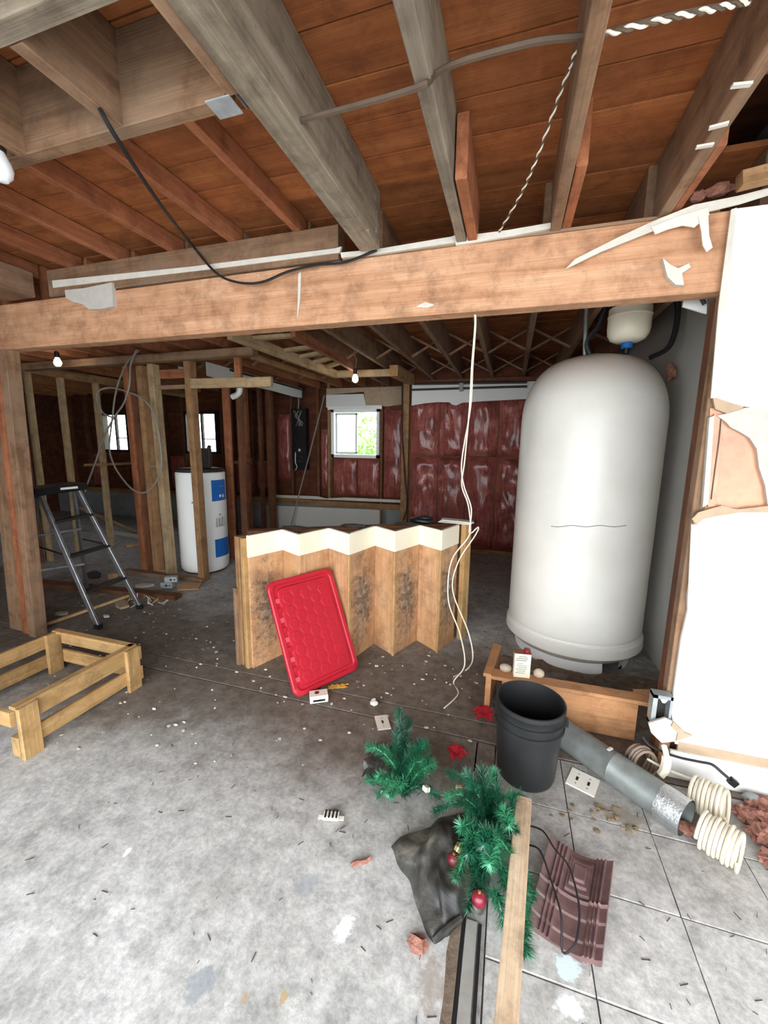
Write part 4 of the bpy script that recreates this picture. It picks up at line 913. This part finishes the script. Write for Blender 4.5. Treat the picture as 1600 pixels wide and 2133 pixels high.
build(MB().tube(smooth([V(.735, 1.93, .19), V(.742, 1.90, .15), V(.735, 1.885, .10), V(.715, 1.875, .07)]), [.006]+[.012]*5+[.020]*8+[.018]*4+[.012], 8), 'hose_scrap', 'cream', label='short flattened cream hose scrap between the cable coils', category='hose')
bc = thing('appliance_cord', V(.80, 1.93, 0), 'black power cord with square plug over the cable coils', 'cord')
cable('cord', [V(.66, 1.955, .19), V(.685, 1.94, .165), V(.74, 1.93, .15), V(.80, 1.915, .15), V(.86, 1.90, .16), V(.92, 1.92, .145), V(.955, 1.905, .125), V(.975, 1.89, .115)], .006, 'rubber', bc)
build(MB().box((.985, 1.885, .108), (.028, .022, .03), Matrix.Rotation(.6, 3, 'Y'), .003), 'plug', 'black', bc)
# ---- pink insulation heap at the right
ih = thing('insulation_heap', V(1.08, 1.76, 0), 'heap of crumbled pink insulation by the white baseboard', 'insulation')
for i in range(34):
    c = V(1.07+R.uniform(-.16, .26), 1.75+R.uniform(-.17, .17), .01)
    build(MB().lump(c, (R.uniform(.02, .05), R.uniform(.02, .05), R.uniform(.012, .03)), i+60, 3, .9, 4.5, .001), 'clump', 'insul', ih)
p = G(1440, 1735); build(MB().lump(p+V(0, 0, .012), (.05, .025, .025), 77, 2, .7, 3, .001), 'insulation_scrap', 'insul', label='small orange insulation clump below the duct end', category='insulation')
p = G(750, 1805); build(MB().tube(smooth([p+V(-.03, -.01, .006), p+V(-.015, .0, .012), p+V(.01, .012, .01), p+V(.03, .03, .014)]), [.008]*19, 6), 'insulation_scrap', 'insul', label='curled pink scrap on the bare floor left of the black bag', category='insulation')
p = G(868, 1970); build(MB().lump(p+V(0, 0, .012), (.03, .02, .018), 88, 2, .7, 3, .001), 'insulation_scrap', 'insul', label='pink fluffy scrap touching the near end of the black bag', category='insulation')
p = G(1565, 1672); egg('rubble_stone', p+V(0, 0, .02), (.03, .03, .025), 'concrete_wall', 'grey stone against the white baseboard at right', 'stone', 6, .4)
coil('cable_coil', V(1.22, 1.86, .05), V(.3, -1, .6), .06, 4, .012, .006, 'hose_tan', 'brown cable coil cut off at the right picture edge', 1, seed=5)
# ---- bucket
bc0 = V(.153, 1.80, 0)
bu = thing('bucket', bc0, 'empty black plastic bucket standing on the floor', 'bucket')
build(MB().lathe([(.001, .012), (.118, .012), (.142, .368), (.146, .372), (.151, .370), (.152, .352), (.147, .345), (.146, .318), (.153, .315), (.153, .306), (.146, .302), (.145, .276), (.152, .273), (.152, .262), (.143, .256), (.1295, .02), (.124, .002), (.001, .0)], 56, bc0), 'bucket_shell', 'bucket', bu, bc0)
for s2 in (-1, 1): build(MB().box(bc0+V(s2*.153, 0, .29), (.02, .035, .03), None, .003), 'handle_lug', 'black', bu)
# ---- switch plates
def plate(p, rz, w_, d_, slots, label, tilt=.0):
    M = place(p+V(0, 0, .004), rz, tilt); t = put('switch_plate', None, None, None, M, label=label, category='switch plate')
    put('face', MB().box((0, 0, 0), (w_, d_, .006), None, .002).mesh('face'), 'soft_white', t, M)
    for sx in slots:
        put('slot', MB().box((sx, 0, .0032), (.010, .024, .001)).mesh('slot'), 'black', t, M)
        for sy in (-1, 1): put('screw_hole', MB().lathe([(.001, .0036), (.003, .0036), (.003, .003)], 8, (sx, sy*d_*.27, 0)).mesh('screw_hole'), 'dark_metal', t, M)
plate(G(1214, 1630), -.38, .118, .118, (-.024, .024), 'ivory double switch plate on the floor beside the bucket')
plate(G(797, 1506), .5, .07, .115, (0,), 'ivory single switch plate behind the green boughs')
p = G(690, 1705); M = place(p+V(0, 0, .012), .25)
rc = put('receptacle', None, None, None, M, label='loose white and black receptacle on the open floor', category='receptacle')
put('strap', MB().box((0, 0, -.008), (.105, .02, .003), None, .001).mesh('strap'), 'soft_white', rc, M)
put('body', MB().box((0, 0, 0), (.062, .032, .018), None, .003).mesh('body'), 'soft_white', rc, M)
for i in range(4): put('terminal', MB().box((-.022+.015*i, 0, .010), (.007, .034, .004)).mesh('terminal'), 'black', rc, M)
p = G(779, 1467); build(MB().lump(p+V(0, 0, .012), (.022, .018, .018), 99, 2, .6, 3, .001), 'plaster_chunk', 'tape', label='white plaster chunk on the floor right of the red lid', category='plaster')
# ---- batten
lumber('wood_batten', (.025, .25, .028), (.128, 1.46, .155), .058, .038, 'batten', label='long pale wooden batten lying across the green boughs', category='batten')
# ---- floor track
ft = thing('floor_track', (-.03, .3, 0), 'grey floor track strip running toward the camera', 'track')
build(MB().box((-.028, .1, .0035), (.034, 2.0, .015), None, .002), 'centre_strip', 'track', ft)
for x in (-.052, -.002): build(MB().box((x, .1, .001), (.010, 2.0, .012), None, .001), 'seal', 'rubber', ft)
build(MB().grid(lambda u, v_: V(-.058-.05*u*(.55+.9*abs(noise.noise(V(v_*9, 1, 3)))), -.9+v_*2.0, .010*(1-u)**1.5+.0005), 4, 20, V(0, 0, -.004)), 'brown_fillet', 'dirt', ft)  # brown ragged wedge along the left edge of the strip
# ---- clay tile
M = place(G(1193, 1882)+V(0, 0, .03), -.305, .05, -.12)
def tile_fn(u, v_):
    z = .035*(2*u-1)**2
    for c_ in (.16, .22, .28, .76, .82, .88): z += .010*math.exp(-((u-c_)/.016)**2)*(1 if v_ > .48 or c_ > .5 else .8)
    d = max(abs(u-.54)/.20, abs(v_-.72)/.20)
    if v_ > .48:
        for k in (.45, .70, .95): z += .008*(1 if d < k else 0)
    else: z += .006*(1 if v_ > .30 else 0)+.006*(1 if v_ > .12 else 0)-.004
    if v_ < .46: z -= .010
    return V((u-.5)*.205, (v_-.5)*.315, z)
tl = put('clay_tile', None, None, None, M, label='purple-brown moulded clay tile with stepped squares on the floor', category='tile')
mb = MB(); mb.grid(tile_fn, 64, 64, V(0, 0, -.022)); put('tile_slab', mb.mesh('tile_slab'), 'clay', tl, M)
cable('thin_cord', [V(.145, 1.46, .05), V(.20, 1.43, .075), V(.235, 1.36, .085), V(.275, 1.31, .085), V(.29, 1.23, .08), V(.29, 1.17, .07), V(.27, 1.10, .055), V(.235, 1.085, .03), V(.235, 1.15, .075), V(.215, 1.24, .08), V(.185, 1.33, .09), V(.15, 1.37, .06)], .0032, 'rubber', label='thin dark cord looped over the clay tile', category='cord')
# ---- artificial pine boughs
def bough(name, base, branches, label, seed):
    rr = random.Random(seed); t = thing(name, base, label, 'bough')
    for (a, b, lift) in branches:
        a, b = Vector(a), Vector(b); mid = (a+b)/2+V(0, 0, lift); st_ = smooth([a, mid, b], 10); mb = MB(); mb.tube(st_, .004, 5)
        L = sum((st_[i+1]-st_[i]).length for i in range(len(st_)-1)); n = int(L*1700); vs_ = []; fs = []
        for k in range(n):
            f = rr.random(); i = min(int(f*(len(st_)-1)), len(st_)-2); p = st_[i].lerp(st_[i+1], f*(len(st_)-1)-i); tg = (st_[i+1]-st_[i]).normalized()
            o_ = tg.orthogonal(); o_.normalize(); ang = rr.uniform(0, 6.283); o_ = o_*math.cos(ang)+tg.cross(o_)*math.sin(ang)
            dv = (o_*1.0+tg*rr.uniform(.1, .9)).normalized(); ln = rr.uniform(.028, .046)*(1 if f < .9 else .8); wv = dv.cross(tg).normalized()*.0021
            tip = p+dv*ln
            if tip.z < .002: tip.z = .002
            q_ = len(vs_); nb = dv.cross(wv).normalized()*.0012
            vs_ += [p-wv, p+wv, p+nb, tip]; fs += [(q_, q_+1, q_+3), (q_+1, q_+2, q_+3), (q_+2, q_, q_+3)]
        mb.add(vs_, fs); mb.smooth = False
        build(mb, 'branch', 'green' if rr.random() < .62 else 'green2', t)
    return t
def fan(c, n, rx, ry, z0, z1, seed, up=.06):
    rr = random.Random(seed); out = []
    for i in range(n):
        a = rr.uniform(0, 6.283); q1 = c+V(rr.uniform(-.3, .3)*rx, rr.uniform(-.3, .3)*ry, rr.uniform(.03, .08))
        e = c+V(math.cos(a)*rx*rr.uniform(.6, 1.05), math.sin(a)*ry*rr.uniform(.6, 1.05), rr.uniform(z0, z1))
        out.append((q1, e, rr.uniform(.01, up)))
    return out
c1 = V(-.375, 1.52, 0)
bough('pine_bough', c1, fan(c1, 17, .15, .17, .03, .20, 11)+[(c1+V(0, .02, .06), G(832, 1480, .14), .05), (c1+V(0, .03, .06), G(850, 1500, .10), .05), (c1, G(785, 1660, .03), .04), (c1+V(.02, -.08, .05), G(915, 1660, .08), .05), (c1, G(800, 1560, .10), .05), (c1, G(900, 1600, .14), .05)], 'dark green artificial pine bough farther from the camera', 21)
c2 = V(.005, 1.36, 0)
bough('pine_bough', c2, fan(c2, 26, .13, .20, .05, .24, 12)+[(c2+V(0, .05, .08), G(1085, 1660, .14), .05), (c2+V(0, .08, .06), G(935, 1610, .12), .05), (c2, G(975, 1780, .16), .05), (c2+V(.05, -.12, .05), G(1095, 1880, .07), .05), (V(.085, 1.12, .05), G(1092, 1985, .02), .03), (V(.06, 1.22, .06), G(1100, 1950, .03), .03), (V(.03, 1.18, .04), G(1050, 1930, .03), .03), (c2, G(1000, 1870, .10), .05), (c2, G(960, 1720, .18), .04), (c2+V(.03, .05, .1), G(1060, 1720, .20), .04), (c2+V(.02, -.03, .1), G(1020, 1800, .20), .04), (V(.10, 1.26, .05), G(1112, 1870, .04), .03), (V(.11, 1.22, .04), G(1100, 1925, .03), .03), (V(.10, 1.18, .03), G(1100, 1992, .02), .02), (c2+V(-.02, .04, .1), G(905, 1690, .10), .05), (c2+V(-.02, .04, .1), G(930, 1660, .14), .05), (c2+V(-.02, 0, .1), G(950, 1830, .12), .05), (c2+V(0, -.05, .08), G(975, 1895, .08), .04)], 'bright green artificial pine bough under the batten near the bucket', 22)
for i, (px, py, z, r) in enumerate(((975, 1648, .15, .016), (998, 1872, .10, .024), (945, 1790, .08, .022))):
    p = G(px, py, z); t = thing('bauble', p-V(0, 0, r), ['maroon bauble at the top of the near bough', 'large maroon bauble at the bottom of the near bough', 'dull red bauble in the dark beside the black bag'][i], 'bauble')
    build(MB().lathe([(max(.0005, r*math.sin(math.pi*k/12)), -r*math.cos(math.pi*k/12)) for k in range(13)], 20, p), 'ball', 'maroon', t); build(MB().lathe([(.005, 0), (.005, .006), (.001, .007)], 10, p+V(0, 0, r-.002)), 'cap', 'gold', t)
for i, (px, py, z, mt) in enumerate(((956, 1643, .16, 'gold'), (955, 1765, .12, 'gold'), (888, 1643, .13, 'soft_white'))):
    p = G(px, py, z); M = place(p, .4+i, .3, .2); t = put('gift_ornament', None, None, None, M, label=['tiny gold gift ornament at the top of the near bough', 'tiny gold gift ornament beside the black bag', 'tiny white gift ornament on the far bough'][i], category='ornament')
    put('parcel', MB().box((0, 0, 0), (.022, .022, .018), None, .002).mesh('parcel'), mt, t, M)
    put('ribbon', MB().box((0, 0, 0), (.0225, .004, .0185)).mesh('ribbon'), 'gold' if mt != 'gold' else 'soft_white', t, M); 
def petals(name, c, label, seed, sc_=1.0):
    rr = random.Random(seed); t = thing(name, c, label, 'flower')
    for k in range(6):
        a = k*1.05+rr.uniform(-.3, .3); L = .05*sc_*rr.uniform(.8, 1.2)
        def fn(u, v_, a=a, L=L):
            w_ = .022*sc_*math.sin(math.pi*min(.98, max(.03, v_)))*(u*2-1); r0 = v_*L
            return c+V(math.cos(a)*r0-math.sin(a)*w_, math.sin(a)*r0+math.cos(a)*w_, .02+.018*math.sin(v_*3)+.006*(u*2-1)**2)
        build(MB().grid(fn, 4, 6, V(0, 0, -.0015)), 'petal', 'red_cloth', t)
petals('cloth_flower', G(950, 1580, .01), 'bright red cloth flower between the two boughs', 5)
petals('cloth_flower', G(1010, 1495, .0), 'dusty red cloth flower beside the bucket rim', 6, 1.3)
# ---- black bag
A_, B_, C_, D_ = G(815, 1765), G(905, 1968), G(1010, 1890), G(975, 1690)
def bag_fn(u, v_):
    e = A_.lerp(B_, v_); f = D_.lerp(C_, v_); p = e.lerp(f, u)
    h = (math.sin(math.pi*min(1, max(0, u)))**.5)*(math.sin(math.pi*min(1, max(0, v_)))**.45)
    n = noise.noise(V(u*3, v_*4, 1.0))*.5+noise.noise(V(u*8, v_*9, 4))*.22
    return V(p.x+.02*noise.noise(V(u*4, v_*4, 9)), p.y+.02*noise.noise(V(u*5, v_*3, 19)), .004+h*(.10+.07*n))
mb = MB(); mb.grid(bag_fn, 36, 36, lambda k: V(0, 0, 0)); 
n_ = 37*37
for i in range(n_): x, y, z = mb.v[n_+i]; mb.v[n_+i] = (x, y, min(z, .002)-.001+.0)
bg_ = thing('plastic_bag', (A_+B_+C_+D_)/4, 'crumpled dusty black plastic bag lying left of the batten', 'bag')
build(mb, 'bag_skin', 'bag', bg_)
build(MB().tube(smooth([G(905, 1958, .02), G(925, 1938, .035), G(960, 1912, .03)]), .010, 7), 'torn_hem', 'bag', bg_)
build(MB().lump(G(790, 1590, .05), (.065, .10, .055), 91, 3, .6, 2.4, .002), 'dark_clump', 'bag', label='dark plastic clump behind the far pine bough', category='bag')
# ---- scrap pile behind the ladder
def board_px(name, a, b, w_, h_, mat, label, z=0.0, cat='board'): return lumber(name, G(*a, z)+V(0, 0, h_/2), G(*b, z)+V(0, 0, h_/2), w_, h_, mat, label=label, category=cat)
board_px('scrap_board', (262, 1192), (428, 1212), .09, .04, 'joist', 'grey brown board lying in front of the heater stud')
board_px('scrap_board', (80, 1218), (372, 1248), .10, .045, 'stud_dark', 'dark board lying under the stepladder')
board_px('scrap_stick', (82, 1308), (268, 1243), .03, .02, 'pine', 'thin pale stick on the floor beneath the stepladder', cat='stick')
lumber('scrap_board', G(285, 1112)+V(0, 0, .02), PY(165, 1058, 5.2), .08, .03, 'stud_pale', label='pale plank leaning far behind the stepladder', category='board')
board_px('scrap_board', (160, 1098), (300, 1122), .12, .03, 'gypsum', 'white board scrap on the far floor behind the studs')
board_px('scrap_board', (262, 1140), (325, 1128), .07, .03, 'pine', 'short pale board on the far floor beside the post studs')
p = G(396, 1224); build(MB().box(p+V(0, 0, .014), (.20, .16, .012), Matrix.Rotation(.5, 3, 'Z')@Matrix.Rotation(.08, 3, 'X')), 'cardboard_piece', 'kraft', label='flat brown cardboard piece below the heater', category='cardboard')
for i, (px, py, z) in enumerate(((350, 1224, 0), (358, 1212, .06))):
    p = G(px, py, z); M = place(p, .3+.2*i, 0, .0); t = put('junction_box', None, None, None, M, label=['lower pale blue steel junction box in the scrap pile', 'upper pale blue steel junction box in the scrap pile'][i], category='electrical box')
    put('box_shell', MB().box((0, 0, .032), (.12, .06, .058), None, .003).mesh('box_shell'), 'steel', t, M)
    put('knockout', MB().tube([(0.0, -.032, .032), (0.0, -.029, .032)], .012, 12).mesh('knockout'), 'black', t, M); put('knockout', MB().tube([(0.035, -.032, .032), (0.035, -.029, .032)], .008, 12).mesh('knockout'), 'black', t, M)
p = G(238, 1205); build(MB().box(p+V(0, 0, .03), (.10, .05, .06), Matrix.Rotation(.4, 3, 'Z'), .004), 'wood_offcut', 'pine', label='small yellowish wood offcut behind the ladder leg', category='wood')
sticks = thing('splinter_pile', G(305, 1252), 'pile of pale splinters and chips by the ladder foot', 'splinters')
for i in range(26):
    p = G(305+R.gauss(0, 26), 1252+R.gauss(0, 7)); a = R.uniform(0, 6.28); l = R.uniform(.02, .06)
    lumber('splinter', p+V(0, 0, .006), p+V(math.cos(a)*l, math.sin(a)*l, R.uniform(.01, .05)), .010, .006, 'pine' if i % 2 else 'tape', sticks, ch=.001)
for i, (px, py, w_, d_, h_, mt, lb_) in enumerate(((300, 1222, .16, .10, .02, 'gypsum', 'grey plaster slab in the scrap pile behind the ladder leg'), (255, 1262, .22, .10, .02, 'paper', 'torn tan paper sheet at the near ladder foot'), (325, 1238, .14, .05, .03, 'joist_red', 'reddish block end in the scrap pile'), (195, 1200, .30, .14, .02, 'dark_metal', 'dark flat sheet lying between the ladder legs'), (130, 1280, .10, .06, .015, 'gypsum', 'white plaster chip beside the thin pale stick'), (222, 1285, .06, .03, .012, 'tape', 'tiny white chip between the ladder feet'), (340, 1196, .10, .05, .05, 'kraft', 'small brown carton behind the junction boxes'))):
    p = G(px, py); M = place(p+V(0, 0, h_/2+.002), R.uniform(-.6, .6)); rr = random.Random(i)
    poly = [(w_/2*math.cos(k*math.pi/4)*rr.uniform(.8, 1.3), d_/2*math.sin(k*math.pi/4)*rr.uniform(.8, 1.3)) for k in range(8)]
    mb = MB(); mb.prism(poly, -h_/2, h_/2, Matrix.Rotation(math.pi/2, 4, 'X'))
    put('scrap_piece', mb.mesh('scrap_piece'), mt, None, M, label=lb_, category='scrap')
# crumbs and twigs nobody could count
def scatter(name, mat, label, cat, n, fn, size):
    mb = MB(); rr = random.Random(len(name)*7)
    for i in range(n):
        p = fn(rr); s1 = rr.uniform(*size); a = rr.uniform(0, 6.28)
        if cat == 'twigs': mb.box(p+V(0, 0, .002), (s1*3.0, s1*.2, .002), Matrix.Rotation(a, 3, 'Z'))
        else: mb.lump(p+V(0, 0, s1*.2), (s1*rr.uniform(.6, 1.3), s1*rr.uniform(.5, 1), s1*.45), i, 0 if s1 < .012 else 1, .5, 2)
    o = build(mb, name, mat, label=label, category=cat, kind='stuff'); return o
scatter('floor_crumbs', 'crumb', 'pale crumbs of plaster scattered over the dirty floor', 'crumbs', 260, lambda r: G(r.uniform(100, 1000), r.triangular(1200, 1620, 1280)), (.004, .013))
scatter('rubble_crumbs', 'dirt', 'brown crumbs of dirt scattered behind the footing', 'crumbs', 500, lambda r: V(r.uniform(-4.5, .3), r.triangular(1.9, 4.5, 2.4), 0), (.004, .016))
scatter('floor_twigs', 'twig', 'dark pine needles and twigs strewn over the near floor', 'twigs', 150, lambda r: V(r.uniform(-1.6, 1.1), r.uniform(.7, 1.9), 0), (.003, .009))
scatter('dry_leaves', 'leaf_dry', 'dry brown leaf bits on the near floor tiles', 'leaves', 26, lambda r: G(r.gauss(1230, 60), r.gauss(1700, 18)), (.006, .014))
cb2 = thing('debris_mound', V(-4.05, 5.2, 0), 'dark tangle of debris below the breaker panel', 'debris')
for i in range(14): build(MB().lump(V(-4.0+R.uniform(-.5, .9), 4.98+R.uniform(-.12, .12), .05), (R.uniform(.06, .16), R.uniform(.06, .14), R.uniform(.05, .13)), i+120, 2, .6, 2, .001), 'debris_clump', 'bag' if i % 2 else 'twig', cb2)
# ---- shrub outside the window
sh = thing('garden_shrub', V(-3.6, 10.6, -.3), 'sunlit green shrub outside the white window', 'shrub')
mb = MB(); rr = random.Random(3); vs_ = []; fs = []
for i in range(5200):
    c = V(-3.7+rr.gauss(0, 1.1), 10.8+rr.gauss(0, .55), .9+rr.gauss(0, .75)); a = V(rr.uniform(-1, 1), rr.uniform(-1, 1), rr.uniform(-1, 1)).normalized(); b = a.orthogonal().normalized(); k = len(vs_); s1 = rr.uniform(.05, .10)
    vs_ += [c-a*s1, c+b*s1*.5, c+a*s1, c-b*s1*.5]; fs.append((k, k+1, k+2, k+3))
mb.add(vs_, fs); build(mb, 'foliage', 'leaf', sh, origin=(-3.7, 10.8, -.3))
for dx in (-.5, 0, .6): build(MB().tube(smooth([V(-3.7+dx*.3, 10.8, -.35), V(-3.7+dx, 10.8, .6), V(-3.7+dx*1.6, 10.8, 1.5)]), .04, 8), 'stem', 'bark', sh)
